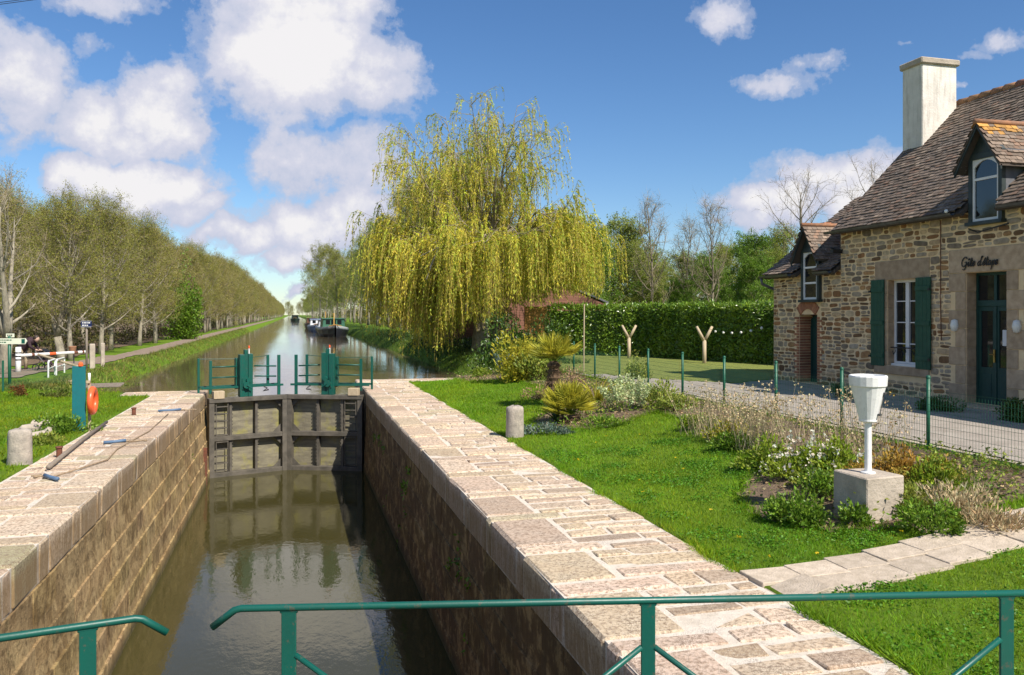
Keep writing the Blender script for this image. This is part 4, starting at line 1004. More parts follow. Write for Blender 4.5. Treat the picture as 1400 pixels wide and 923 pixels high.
# main door: transom, two leaves, notice
y0, y1, z0, z1 = DOOR; xd = XF + .27
d = MB(); zt_ = z1 - .62
d.span(xd - .03, xd + .03, y0, y0 + .06, z0, z1); d.span(xd - .03, xd + .03, y1 - .06, y1, z0, z1); d.span(xd - .03, xd + .03, y0 + .06, y1 - .06, z1 - .06, z1); d.span(xd - .05, xd + .03, y0 + .06, y1 - .06, zt_ - .07, zt_ + .05)
ym = (y0 + y1) / 2
d.span(xd - .035, xd + .02, ym - .035, ym + .035, zt_ + .05, z1 - .06)
for (a_, b_) in ((y0 + .06, ym - .003), (ym + .003, y1 - .06)):
    d.span(xd - .02, xd + .02, a_, a_ + .075, z0, zt_ - .07); d.span(xd - .02, xd + .02, b_ - .075, b_, z0, zt_ - .07)
    d.span(xd - .02, xd + .02, a_ + .075, b_ - .075, z0, z0 + .75); d.span(xd - .03, xd, a_ + .11, b_ - .11, z0 + .14, z0 + .62); d.span(xd - .02, xd + .02, a_ + .075, b_ - .075, zt_ - .17, zt_ - .07)
d.span(xd - .04, xd, ym - .03, ym + .03, z0, zt_ - .07)
do = d.build('door', M['door_green'], house, bevel=.004)
m = MB(); m.span(xd + .0, xd + .006, y0 + .05, y1 - .05, z0 + .7, z1 - .05); m.build('door_glass', M['glass'], do)
m = MB(); m.span(xd - .008, xd - .004, y0 + .13, y0 + .36, 1.63, 1.95); m.build('notice', M['paper'], do)
m = MB(); m.box((xd - .06, ym + .0, 1.42), (.02, .04, .26)); m.tube([(xd - .08, ym, 1.45), (xd - .085, ym + .10, 1.45)], .012, 6); m.build('handle', M['brass'], do)
# side lamps
for y_ in (y0 - .28, y1 + .26):
    m = MB(); m.lathe([(0, -.13), (.06, -.11), (.085, 0), (.06, .11), (0, .13)], 12, (XF - .05, y_, 2.03)); o = m.build('wall_lamp', M['lampwhite'], house, smooth=True)
# lettering on the lintel
GL = {'G': ([[(1.5, 1.7), (1.1, 2.1), (.5, 1.9), (.15, 1.1), (.35, .3), (.9, 0), (1.35, .4), (1.5, .95)], [(1.0, .95), (1.55, .98), (1.45, 0), (1.2, -.7), (.7, -.6)]], 1.85),
      'i': ([[(0, .3), (.25, 1.0), (.25, .2), (.45, 0), (.7, .3)], [(.05, 1.35), (.3, 1.7), (.55, 1.35)]], .65), 't': ([[(0, .3), (.35, 1.8), (.3, .25), (.5, 0), (.8, .3)], [(0, 1.15), (.7, 1.2)]], .75),
      'e': ([[(0, .3), (.5, .6), (.55, .95), (.25, 1.0), (.05, .45), (.3, 0), (.75, .3)]], .75), 'd': ([[(.75, .8), (.4, 1.0), (.05, .5), (.3, 0), (.65, .4), (.85, 2.1), (.75, .3), (.95, 0), (1.15, .25)]], 1.05),
      "'": ([[(.1, 2.1), (0, 1.7)]], .35), 'a': ([[(.65, .8), (.35, 1.0), (.05, .5), (.25, 0), (.6, .4), (.68, .95), (.62, .25), (.8, 0), (1.05, .3)]], .95),
      'p': ([[(0, .3), (.3, 1.0), (.1, -1.0)], [(.25, .6), (.6, 1.0), (.85, .55), (.55, 0), (.25, .2)]], .95), 'E': ([[(0, .3), (.5, .6), (.55, .95), (.25, 1.0), (.05, .45), (.3, 0), (.75, .3)], [(.3, 1.25), (.6, 1.65)]], .75), ' ': ([], .7)}
m = MB(); cx = 0; U1 = .092
for ch_ in "Gite d'Etape":
    st_, adv = GL[ch_]
    for q in st_:
        P = [Vector((p_[0], p_[1], 0)) for p_ in q]; P = [P[0]] + P + [P[-1]]; out = []
        for i in range(len(P) - 3):
            for k in range(4):
                t_ = k / 4; a, b, c, d = P[i:i + 4]; out.append(.5 * ((2 * b) + (c - a) * t_ + (2 * a - 5 * b + 4 * c - d) * t_ ** 2 + (3 * b - a - 3 * c + d) * t_ ** 3))
        out.append(P[-1])
        m.tube([(XF - .042, 14.42 - (cx + v.x + v.y * .22) * U1, 3.25 + v.y * U1) for v in out], .0115, 6)
    cx += adv
m.build('lettering', M['black'], house)
# wing door
y0, y1, z0, z1 = WDOOR
d = MB(); xd = xw + .36; d.span(xd, xd + .05, y0 + .01, y1 - .01, z0, z1 - .30); d.span(xd - .01, xd, y0 + .01, y0 + .09, z0, z1 - .3); d.span(xd - .01, xd, y1 - .09, y1 - .01, z0, z1 - .3)
d.prism([(y0 + .01, z1 - .30), (y1 - .01, z1 - .30), (y1 - .01, z1 - .12), (y1 - .2, z1 - .03), (yc, z1), (y0 + .2, z1 - .03), (y0 + .01, z1 - .12)], xd + .001, xd + .05, 'x')
d.build('door', M['door_green'], house)
# slender downpipe and cable on the facade
m = MB(); m.tube([(XF - .02, 15.0, EZ - .1), (XF - .02, 15.0, 2.4), (XF - .02, 14.98, 1.7)], .010, 5); m.build('cable', M['rust'], house)
m = MB(); m.tube([(XF - .05, 14.2, 4.02), (XF - .12, 13.9, 3.92), (XF - .1, 13.5, 3.98), (XF - .06, 13.2, 4.03)], .016, 5); m.build('cable', M['black'], house)
m = MB(); m.box((XF - .14, Y1 - .02, 3.86), (.3, .14, .10)); m.tube([(XF, Y1 - .02, 3.86), (XF - .3, Y1 - .02, 3.95)], .02, 6); m.build('lantern_bracket', M['black'], house)

def dormer(y, hw, zb, ze, za, xfr, depth_body, roof_depth, oh, name, glass_rows, name_lichen=False):
    do = MB(); x = xfr
    # front frame with gable
    fw = .09
    do.span(x, x + .10, y - hw, y - hw + fw, zb, ze); do.span(x, x + .10, y + hw - fw, y + hw, zb, ze)
    do.prism([(y - hw, ze), (y + hw, ze), (y, za - .10)], x + .01, x + .10, 'x')
    do.span(x - .01, x + .1, y - hw + fw, y + hw - fw, ze - .12, ze - .001)
    do.span(x - .06, x + .12, y - hw - .04, y + hw + .04, zb - .07, zb)
    # barge boards
    for s_ in (-1, 1):
        q = (hw + oh); n_ = (za - ze + .06) / (hw)
        do.prism([(y + s_ * .0, za - .02), (y + s_ * q, za - n_ * q - .02), (y + s_ * q, za - n_ * q - .12), (y, za - .13)], x - .20, x - .16, 'x')
    o = do.build(name, M['dark_frame'], house, bevel=.004)
    for s_ in (-1, 1): ck = MB(); ck.span(x + .10, x + depth_body, y + s_ * hw - .03 * (s_ > 0), y + s_ * hw + .03 * (s_ < 0), zb + .2, ze); ck.build('cheek', M['slate'], o)
    n_ = (za - ze + .06) / hw; q = hw + oh
    r = MB()
    for s_ in (-1, 1):
        r.prism([(y, za - .012), (y + s_ * q, za - n_ * q - .012), (y + s_ * q, za - n_ * q - .05), (y, za - .06)], x - .22, x + roof_depth, 'x', (.5, .5, .5))
        def lich(P, cc, rng):
            k = (P[:, 2] > za - .20 - .12 * rng.random(len(P))) & (P[:, 0] < x + .75) & (rng.random(len(P)) < .8); cc[k] = np.array([3.0, 2.0, .6]) * rng.uniform(.6, 1.1, (k.sum(), 1)); return cc
        tt = tiles((x - .24, y + s_ * q, za - n_ * q), (1, 0, 0), (0, -s_ * q, n_ * q), roof_depth + .24, math.hypot(q, n_ * q) - .05, None, .14, .095, 7, lich if name_lichen else None)
        for v_, c_ in zip(tt.v, tt.c): r.add(v_, np.concatenate([np.arange(len(v_)).reshape(-1, 6)[:, [0, 1, 2, 3]], np.arange(len(v_)).reshape(-1, 6)[:, [0, 4, 5, 1]]]), c_)
    r.build('dormer_roof', M['tile'], o)
    rd = MB(); rd.tube([(x - .24, y, za), (x + roof_depth, y, za + .01)], .06, 8); rd.build('dormer_ridge', M['ridge_tile'], o, smooth=True)
    # arched casement
    a_, b_ = y - hw + fw, y + hw - fw
    f = MB(); xx = x + .05; zt2 = ze - .12
    f.span(xx - .025, xx + .025, a_ + .001, a_ + .05, zb, zt2); f.span(xx - .025, xx + .025, b_ - .05, b_ - .001, zb, zt2); f.span(xx - .025, xx + .025, a_ + .05, b_ - .05, zb, zb + .06)
    pts = []
    for i in range(9):
        t = i / 8; yy = a_ + .05 + (b_ - a_ - .1) * t; pts.append((yy, zt2 - .03 - .13 * (2 * t - 1) ** 2))
    f.prism(pts + [(b_ - .05, zt2 - .001), (a_ + .05, zt2 - .001)], xx - .025, xx + .025, 'x')
    for r_ in glass_rows: zc = zb + (zt2 - zb) * r_; f.span(xx - .03, xx + .02, a_ + .05, b_ - .05, zc - .025, zc + .025)
    fo = f.build('casement', M['white_frame'], o)
    g_ = MB(); g_.span(xx + .001, xx + .006, a_ + .03, b_ - .03, zb + .02, zt2 - .02); g_.build('pane', M['glass'], o)
    return o, x
do1, x1 = dormer(13.76, .42, 4.14, 5.52, 6.12, XF - .08, 1.15, 1.75, .17, 'dormer', (.68,), True)
do2, x2 = dormer(19.62, .40, 2.66, 4.05, 4.66, XF - .08, 1.0, 1.7, .17, 'dormer', (.35, .68))

# ------------------------------------------------------------------ wooden barn behind the willow
bY = 47.5; bx0, bx1, bxa = 9.3, 18.3, 13.6
barn = thing('wooden_barn', 'red-brown plank barn with low gable roof half hidden behind the willow', 'barn', (bxa, bY, .4))
m = MB(); m.add([(bx0, bY, 0), (bx1, bY, 0), (bx1, bY, 2.9), (bxa, bY, 4.78), (bx0, bY, 2.6)], [(0, 1, 2, 3, 4)]); m.add([(bx0, bY, 0), (bx0, bY + 8, 0), (bx0, bY + 8, 2.6), (bx0, bY, 2.6)], [(0, 1, 2, 3)]); m.add([(bx1, bY, 0), (bx1, bY + 8, 0), (bx1, bY + 8, 2.9), (bx1, bY, 2.9)], [(0, 1, 2, 3)])
m.build('wall', M['barn_red'], barn)
m = MB(); m.prism([(bxa, 4.95), (bx1 + .28, 3.02), (bx1 + .28, 2.92), (bxa, 4.80)], bY - .06, bY + 8.3, 'y'); m.prism([(bxa, 4.95), (bx0 - 1.2, 1.9), (bx0 - 1.2, 1.76), (bxa, 4.80)], bY - .55, bY + 8.3, 'y'); m.build('roof', M['slate'], barn)
m = MB(); m.span(bx1 + .0, bx1 + .16, bY - .25, bY - .05, 0, 2.95); m.build('corner_post', M['white_frame'], barn)
m = MB(); m.span(12.3, 13.7, bY - 3.5, bY - 3.4, 0.2, 2.7); m.build('orange_screen', M['barn_orange'], barn)

# ------------------------------------------------------------------ trees
def bez(p0, d, ln, n, rng, wob=.1, trop=(0, 0, 0)):
    pts = [np.array(p0, float)]; d = np.array(d, float); d /= np.linalg.norm(d)
    for i in range(n):
        d = d + rng.normal(0, wob, 3) + np.array(trop); d /= np.linalg.norm(d); pts.append(pts[-1] + d * ln / n)
    return pts
def pick(pts, t):
    k = min(t * (len(pts) - 1), len(pts) - 1.001); i = int(k); f = k - i
    return pts[i] * (1 - f) + pts[i + 1] * f, pts[i + 1] - pts[i]
def tree_mesh(seed, H, th, Rr, nl, nb, nt, r0, nleaf, ls, lw, leafcol=(1, 1, 1), upright=.10, twigL=.9, fork=False, side_twigs=3, lspread=.12, twW=.018):
    rng = np.random.default_rng(seed); T = MB(); Cn = MB()
    trunks = []
    if fork:
        base = bez((0, 0, -.2), (0, 0, 1), th * .6, 3, rng, .05); T.tube(base, list(np.linspace(r0, r0 * .85, 4)), 10)
        for a in rng.uniform(0, 2 * PI) + np.array([0, PI * .9, PI * 1.5])[:fork]:
            trunks.append((bez(base[-1], (math.cos(a) * .35, math.sin(a) * .35, 1), H - th * .6, 7, rng, .07, (0, 0, .05)), r0 * .65))
    else: trunks.append((bez((0, 0, -.2), (0, 0, 1), H * .95, 9, rng, .035), r0))
    tp, td, tl = [], [], []
    for tr, rr in trunks:
        m = len(tr); rad = [rr * (1 - .92 * (i / (m - 1)) ** .9) * (1.25 if (i == 0 and not fork) else 1) for i in range(m)]; T.tube(tr, rad, 9)
        t0 = .12 if fork else th / H
        for i in range(nl // len(trunks)):
            t = t0 + (0.98 - t0) * (i + rng.random()) / (nl // len(trunks)); p, d = pick(tr, t)
            az = i * 2.4 + rng.uniform(-.5, .5); e = .25 + .75 * t + rng.uniform(-.2, .2)
            q = (t - t0) / (1 - t0); sh = (.55 + .9 * q - 1.15 * q * q)
            ln = Rr * max(.3, sh * 1.35) * rng.uniform(.75, 1.15)
            lb = bez(p, (math.cos(az) * math.cos(e), math.sin(az) * math.cos(e), math.sin(e)), ln, 5, rng, .12, (0, 0, upright))
            rl = max(.02, rr * (1 - t) * .5 + .015); T.tube(lb, list(np.linspace(rl, .010, 6)), 5, cap=False)
            for j in range(nb):
                s = .2 + .8 * (j + rng.random()) / nb; p2, d2 = pick(lb, s); d2 = d2 / np.linalg.norm(d2)
                v = d2 * .7 + rng.normal(0, .65, 3) + np.array([0, 0, .15]); bl = ln * .5 * (1.15 - .6 * s) * rng.uniform(.6, 1.2)
                bb_ = bez(p2, v, bl, 3, rng, .15, (0, 0, upright)); T.tube(bb_, [.016, .012, .009, .006], 3, cap=False)
                for k in range(nt):
                    p3, d3 = pick(bb_, .15 + .85 * (k + rng.random()) / nt); tp.append(p3); td.append(d3 / np.linalg.norm(d3) * .8 + rng.normal(0, .6, 3)); tl.append(twigL * rng.uniform(.4, 1.1))
    tp, td, tl = np.array(tp), norm(np.array(td)), np.array(tl)
    TW = MB()
    e = ribbons(TW, tp, td, tl, twW, (0, 0, .15), rng, seg=2)
    k = np.repeat(np.arange(len(tp)), side_twigs); f = rng.uniform(.2, 1, len(k))
    sp = tp[k] + td[k] * (tl[k] * f)[:, None] + np.array([0, 0, .15]) * (tl[k] * f * f)[:, None]
    sd = norm(td[k] * .7 + rng.normal(0, .6, (len(k), 3))); sl = tl[k] * .55 * rng.uniform(.5, 1.2, len(k))
    ribbons(TW, sp, sd, sl, twW * .75, (0, 0, .1), rng, seg=2)
    if nleaf:
        kk = np.repeat(np.arange(len(sp)), nleaf); f = rng.uniform(.1, 1.05, len(kk))
        P = sp[kk] + sd[kk] * (sl[kk] * f)[:, None] + rng.normal(0, lspread, (len(kk), 3))
        leaves(Cn, P, sd[kk] + rng.normal(0, .8, (len(kk), 3)), ls, lw, leafcol, rng)
    return T, TW, Cn
def make_tree(name, label, mb, bark, leaf, group=None):
    root = thing(name, label, 'tree', (0, 0, 0), 0, group)
    T, TW, Cn = mb
    T.build('trunk', bark, root, smooth=True)
    # crown = twigs and leaves in one mesh with two materials
    c = MB(); off = 0
    for src, mi in ((TW, 0), (Cn, 1)):
        if not src.v: continue
        base = c.n; c.v += src.v; c.c += src.c
        for k_, lst in src.f.items():
            for g_, _ in lst: c.f.setdefault(k_, []).append((g_ + base, mi))
        c.n += src.n
    c.build('crown', [M['twig'], leaf], root)
    return root
USED = set()
def plant_tree(proto, x, y, s, rz, label=None, group=None, z=None, sz=None):
    if proto.name in USED: o = copy_tree(proto)
    else: o = proto; USED.add(proto.name)
    o.location = (x, y, Z(x, y) if z is None else z); o.rotation_euler = (0, 0, rz); o.scale = (s, s, s * (sz or 1))
    if label: o['label'] = label
    if group: o['group'] = group
    return o
AV = [make_tree('avenue_tree', '', tree_mesh(20 + i, 11.2, 2.0, 4.0, 28, 6, 7, .21, 9, .095, .05, (1, 1, 1), .12, 1.0), M['pale_bark'] if i != 2 else M['bark'], M['bud'] if i < 2 else M['bud_brown']) for i in range(4)]
rng = np.random.default_rng(77)
ordn = ['nearest', 'second', 'third', 'fourth', 'fifth', 'sixth', 'seventh', 'eighth']
y = 43.5; i = 0
while y < 900:
    lab = f'{ordn[i]} tree of the front row along the left towpath, budding olive' if i < 8 else 'budding olive-brown tree farther along the left towpath front row'
    plant_tree(AV[[0, 1, 0, 2, 3, 1, 2, 3][i % 8] if i > 3 else [0, 1, 0, 1][i]], -10.2 + rng.normal(0, .25), y + rng.normal(0, .5), rng.uniform(.95, 1.05) * (.66 + .22 * min(1, max(0, (y - 45) / 110))), rng.uniform(0, 6.3), lab, 'front row of towpath trees'); y += 6.0 if y < 150 else (8 if y < 300 else 13); i += 1
y = 40.5; i = 0
while y < 330:
    lab = f'{ordn[i]} tree of the back row behind the left towpath trees' if i < 6 else 'budding tree farther along the back row left of the towpath'
    plant_tree(AV[int(rng.integers(0, 4)) if i > 4 else i % 2], -14.6 + rng.normal(0, .5), y + rng.normal(0, .7), rng.uniform(.96, 1.08) * (.70 + .20 * min(1, max(0, (y - 45) / 110))), rng.uniform(0, 6.3), lab, 'back row of towpath trees'); y += 6.5 if y < 120 else 10; i += 1
WD = [make_tree('woodland_tree', '', tree_mesh(40 + i, 11.5, 1.6, 4.6, 24, 6, 7, .17, 9, .11, .06, (1, 1, 1), .10, 1.1), M['bark'], M['bud'] if i == 0 else (M['olive_leaf'] if i == 1 else M['bud_brown'])) for i in range(3)]
for i in range(34):
    x = -17.5 - 27 * rng.random(); y = 42 + 62 * rng.random() + (abs(x) - 19) * .5
    plant_tree(WD[i % 3], x, y, rng.uniform(.82, 1.0), rng.uniform(0, 6.3), ['olive budding woodland tree behind the left avenue', 'green-tinged woodland tree behind the left avenue', 'brownish woodland tree behind the left avenue'][i % 3], 'woodland behind the left avenue')
BT = make_tree('bare_tree', 'pale forked bare tree at the left edge behind the direction sign', tree_mesh(61, 8.6, 3.2, 3.0, 18, 5, 5, .30, 1, .07, .035, (1, 1, 1), .22, .8, fork=3), M['pale_bark'], M['bud_brown'])
x_, y_ = atd(6, 30); plant_tree(BT, x_, y_, .72, 1.2)
x_, y_ = atd(-45, 33); plant_tree(BT, x_, y_, .85, 3.9, 'bare grey tree cut by the left picture edge')
x_, y_ = atd(84, 39); plant_tree(BT, x_, y_, .66, 5.1, 'slim bare tree between the direction sign and the blue sign')
# right bank row
RB = [make_tree('bank_tree', '', tree_mesh(80 + i, 14.5, 4.0, 4.2, 22, 6, 6, .2, 6, .15, .08, (.95, 1, 1), .12, 1.1), M['pale_bark'], [M['bud'], M['olive_leaf'], M['bud']][i]) for i in range(3)]
y = 58; i = 0
while y < 900:
    lab = f'{ordn[i]} pale-trunked tree of the right bank row behind the willow' if i < 5 else 'pale-trunked tree farther along the right canal bank'
    plant_tree(RB[int(rng.integers(0, 3))], 13.2 + rng.normal(0, .6), y + rng.normal(0, .8), rng.uniform(.88, 1.08), rng.uniform(0, 6.3), lab, 'trees along the right canal bank'); y += 6.5 if y < 160 else (9 if y < 300 else 14); i += 1
for i, (px, d, s) in enumerate(((437, 300, 1.72), (446, 270, 1.6), (428, 330, 1.45), (462, 215, 1.2))):
    x_, y_ = atd(px, d); plant_tree(RB[0 if i % 2 else 2], x_, y_, s, i * 1.7, ['tallest pale tree at the far end of the right bank', 'second tall tree left of the willow far along the bank', 'leftmost tall tree closing the right bank', 'rounded tree just left of the willow far behind the barges'][i], 'tall trees far along the right bank')
for i, (px, d, s) in enumerate(((394, 920, 1.5), (399, 980, 1.2), (409, 950, 1.3), (414, 900, 1.6))):
    x_, y_ = atd(px, d); plant_tree(AV[i % 4], x_, y_, s, i * 1.1, 'small distant tree closing the far end of the canal', 'distant trees at the end of the canal')
# trees behind the hedge and the house
GT = [make_tree('garden_tree', '', tree_mesh(90 + i, 10.5, 1.4, 4.4, 22, 6, 6, .2, [14, 15, 8][i], [.15, .16, .10][i], [.085, .09, .05][i], (1, 1, 1), .10, 1.1), M['bark'], [M['olive_leaf'], M['green_leaf'], M['bud_brown']][i]) for i in range(3)]
spec = [(805, 54, .86, 1, 'leafy green tree just right of the willow skirt'), (905, 54, .62, 0, 'low olive tree between the forked posts above the hedge'), (955, 58, .72, 1, 'fresh green tree left of the hedge right end'), (1050, 57, .74, 0, 'olive tree touching the wing gutter'), (990, 64, .84, 0, 'rounded olive tree behind the bright green one'), (790, 60, .95, 0, 'olive tree right of the willow behind the barn roof'), (842, 62, .98, 0, 'rounded olive tree behind the barn gable end'), (820, 74, .98, 1, 'green tree in the back between the willow and hedge'),
        (880, 58, .80, 0, 'olive thicket tree behind the first forked post'), (930, 66, .80, 0, 'dull olive tree behind the hedge middle'), (975, 52, .66, 1, 'bright green leafy tree above the hedge middle'), (935, 50, .50, 1, 'low bright green tree above the hedge'),
        (1020, 60, .92, 1, 'green budding tree above the hedge near the wing'), (1035, 50, .66, 1, 'green tree beside the house wing above the hedge'), (1075, 62, .98, 0, 'dull olive tree behind the house wing'), (1005, 75, .95, 0, 'olive tree in the back row above the hedge'), (1120, 66, 1.0, 0, 'tree half hidden by the house roof'), (885, 80, .95, 0, 'far olive tree behind the hedge'), (1160, 62, 1.0, 2, 'tree hidden behind the main roof')]
for i, (px, d, s, k, lab) in enumerate(spec):
    x_, y_ = atd(px, d); plant_tree(GT[k], x_, y_, s * (.76 if px < 860 else .70), i * 1.9, lab, 'trees behind the hedge')
NK = make_tree('bare_tree', 'tall leafless oak with spreading crown behind the house wing', tree_mesh(71, 13.5, 4.5, 4.6, 20, 6, 5, .3, 0, .1, .05, (1, 1, 1), .10, .9), M['bark'], M['bud'])
x_, y_ = atd(1100, 56); plant_tree(NK, x_, y_, .80, 0)
x_, y_ = atd(1195, 64); plant_tree(NK, x_, y_, .93, 2.2, 'leafless tree whose top shows over the main roof')
NP = make_tree('bare_tree', 'slender leafless tree rising above the hedge right of the barn', tree_mesh(73, 10.5, 2.5, 2.6, 20, 5, 5, .14, 1, .06, .03, (1, 1, 1), .30, .9), M['bark'], M['bud'])
x_, y_ = atd(893, 47); plant_tree(NP, x_, y_, .80, 0)
x_, y_ = atd(975, 48); plant_tree(NP, x_, y_, .80, 1.4, 'slender leafless tree above the middle of the hedge')
x_, y_ = atd(938, 50); plant_tree(NP, x_, y_, .72, 2.8, 'thin leafless tree between the two slender ones')
# undergrowth (uncountable)
def undergrowth(name, regs, mat, seed, sz=.2):
    rng = np.random.default_rng(seed); m = MB()
    for (x0, x1, y0, y1, n, h) in regs:
        X = rng.uniform(x0, x1, n); Y = rng.uniform(y0, y1, n); hh = h * (.55 + .45 * np.sin(X * .9 + seed) * np.sin(Y * .7)) 
        P = np.stack([X, Y, zf(X, Y) + rng.random(n) ** .8 * np.maximum(hh, .2)], 1); leaves(m, P, rng.normal(0, 1, (n, 3)) + [0, 0, .5], sz, sz * .5, (1, 1, 1), rng, .35)
    o = m.build(name, mat); tag(o, kind='stuff'); return o
undergrowth('undergrowth', [(-45, -17, 44, 60, 18000, 4.6), (-48, -16.5, 60, 100, 20000, 5.5), (-40, -16, 100, 260, 14000, 6), (-17, -11.5, 46, 200, 10000, 1.3), (13.5, 16, 60, 200, 6000, 1.6), (11, 50, 62, 75, 8000, 3.5)], M['under_leaf'], 3, .22)
undergrowth('far_wood', [(-120, -38, 110, 480, 16000, 9), (-60, -16, 260, 900, 12000, 9), (18, 130, 95, 320, 16000, 9), (17, 60, 300, 900, 10000, 9)], M['under_leaf'], 6, .9)
undergrowth('brambles', [(-40, -15.5, 38, 50, 9000, 1.6), (9, 12.5, 36, 46, 4000, .8), (7.5, 11, 44, 70, 5000, 1.0)], M['dark_leaf'], 4, .16)

def bush(name, label, cat, c, r, n, ls, lw, mat, seed=0, group=None, colr=(1, 1, 1), stems=24, clump=7, flat=0, up=.5, extra=None):
    rng = np.random.default_rng(1000 + seed); x, y = c; z = Z(x, y)
    root = thing(name, label, cat, (x, y, z), 0, group); rx, ry, rz = r
    q = rng.normal(0, 1, (clump, 3)); q[:, 2] = np.abs(q[:, 2]); q = norm(q) * rng.uniform(.35, .8, (clump, 1)); k = rng.integers(0, clump, n)
    off = norm(rng.normal(0, 1, (n, 3))) * (rng.random((n, 1)) ** .45) * rng.uniform(.28, .55, clump)[k][:, None]
    P = (q[k] + off) * np.array([rx, ry, rz]); P[:, 2] = np.abs(P[:, 2]) * .9 + .02
    D = P / np.array([rx, ry, rz]) + rng.normal(0, .7, (n, 3)) + [0, 0, up]
    m = MB(); leaves(m, P + [x, y, z], D, ls, lw, colr, rng)
    m.build('foliage', mat, root)
    if stems:
        s = MB(); k = rng.integers(0, clump, stems); e = q[k] * np.array([rx, ry, rz]) * rng.uniform(.7, 1.1, (stems, 1)); b = np.stack([rng.normal(0, rx * .12, stems), rng.normal(0, ry * .12, stems), np.zeros(stems)], 1)
        d = e - b; ribbons(s, b + [x, y, z - .02], d, np.linalg.norm(d, axis=1), .012, (0, 0, 0), rng); s.build('stems', M['twig'], root)
    return root

# ------------------------------------------------------------------ weeping willow
def willow():
    rng = np.random.default_rng(2024); bx, by = atd(655, 41.5); z0 = Z(bx, by)
    root = thing('weeping_willow', 'large yellow-green weeping willow on the right bank hanging over the canal', 'tree', (bx, by, z0))
    T = MB(); W = MB(); Lf = MB(); o = np.array([bx, by, z0])
    base = bez(o + [0, 0, -.3], (.05, 0, 1), 2.6, 4, rng, .05); T.tube(base, [.48, .42, .38, .36, .34], 12)
    b2 = bez(o + [.9, .5, -.3], (.1, .05, 1), 3.6, 4, rng, .06); T.tube(b2, [.26, .22, .19, .17, .16], 10)
    starts = []     # (point, outward) where strands hang
    limbs = []
    dc = o + np.array([-.5 * CT, .5 * ST, 7.9])
    for i in range(34):                       # limbs of the airy dome, each bending up to its own point of it
        az = i * 2.4 + .3; pol = math.acos(1 - ((i + .5) / 34) * .92); q_ = 1.0 if i % 4 else .62
        tip = dc + np.array([4.3 * math.sin(pol) * math.cos(az), 4.3 * math.sin(pol) * math.sin(az), 4.5 * math.cos(pol) ** .6 * (1 - .42 * max(0, -math.sin(pol) * (math.cos(az) * CT - math.sin(az) * ST)))]) * q_ * rng.uniform(.90, 1.08)
        src = base[-1] if i % 3 else b2[-1]; cp = src * .45 + tip * .55; cp[:2] = src[:2] * .62 + tip[:2] * .38; cp = cp + rng.normal(0, .35, 3)
        L_ = [src * (1 - a_) ** 2 + cp * 2 * a_ * (1 - a_) + tip * a_ * a_ + rng.normal(0, .09, 3) * (0 < a_ < 1) for a_ in np.linspace(0, 1, 10)]
        limbs.append((L_, .085 + .05 * (i % 5 == 0), 0))
    for i in range(0):
        az = i * 2.4 + .3; e = rng.uniform(.62, 1.40); src = base[-1] if i % 3 else b2[-1]
        L_ = rng.uniform(7.4, 10.6) * (.62 + .40 * min(1, max(0, (e - .6) / .6))); limbs.append((bez(src, (math.cos(az) * math.cos(e), math.sin(az) * math.cos(e), math.sin(e)), L_, 9, rng, .13, (0, 0, .045)), .10 + .05 * (i % 3 == 0), 0))
    for i in range(30):                       # arching limbs of the skirt
        az = i * 2 * PI / 30 + rng.uniform(-.12, .12); sd_ = math.cos(az) * CT - math.sin(az) * ST
        R_ = (5.2 if sd_ < 0 else 5.5) * rng.uniform(.72, 1.04); hh = rng.uniform(5.2, 7.6) - (.5 if sd_ < -.3 else 0)
        src = base[-1] if i % 2 else base[-2]; tip = o + np.array([R_ * math.cos(az), R_ * math.sin(az), hh - .6]); cp = src * .45 + tip * .55; cp[2] = z0 + hh + rng.uniform(.6, 1.8)
        limbs.append(([src * (1 - a_) ** 2 + cp * 2 * a_ * (1 - a_) + tip * a_ * a_ + rng.normal(0, .07, 3) * (0 < a_ < 1) for a_ in np.linspace(0, 1, 9)], .10, 1))
    for pts, r, kind in limbs:
        m = len(pts); T.tube(pts, list(r * (1 - np.linspace(0, 1, m)) ** 1.1 + .008), 6, cap=False)
        for j in range(14 if kind == 0 else 15):
            s = (.42 if kind == 0 else .35) + (.58 if kind == 0 else .65) * (j + rng.random()) / 14; s = min(s, .995); p, d = pick(pts, s); d = d / np.linalg.norm(d)
            out = np.array([p[0] - bx, p[1] - by, 0]); out = out / (np.linalg.norm(out) + .01)
            v = d * .5 + out * .35 + rng.normal(0, .55, 3) + np.array([0, 0, .35 if kind == 0 else .05])
            br = bez(p, v, rng.uniform(.9, 2.1) if kind else rng.uniform(.7, 1.7), 4, rng, .20, (0, 0, -.02)); T.tube(br, [.022, .017, .012, .009, .006], 4, cap=False)
            for q in range(6 if kind == 0 else 13):
                pp, dd = pick(br, .1 + .9 * rng.random()); starts.append((pp, dd / np.linalg.norm(dd) + out * .3, kind, s))
    P = np.array([s[0] for s in starts]); D = norm(np.array([s[1] for s in starts])); K = np.array([s[2] for s in starts])
    h = P[:, 2] - z0
    rad = np.hypot(P[:, 0] - bx, P[:, 1] - by)
    side = (P[:, 0] - bx) * CT - (P[:, 1] - by) * ST               # left or right as it stands over the water
    Ln = np.where(K == 0, rng.uniform(.35, 1.15, len(P)) * np.where(rng.random(len(P)) < .15, 2.2, 1), rng.uniform(1.4, 5.6, len(P)))
    floor_ = np.where((side < -1.2) & (side > -2.9), .15, np.where(side < -1, 1.1, np.where(side < 1.0, 1.5, np.where(side < 3, 2.4, 2.9)))) + np.abs(rng.normal(0, .6, len(P))) * np.where(rng.random(len(P)) < .75, 1, 2.2)
    Ln = np.minimum(Ln, np.maximum(h - floor_, .45))
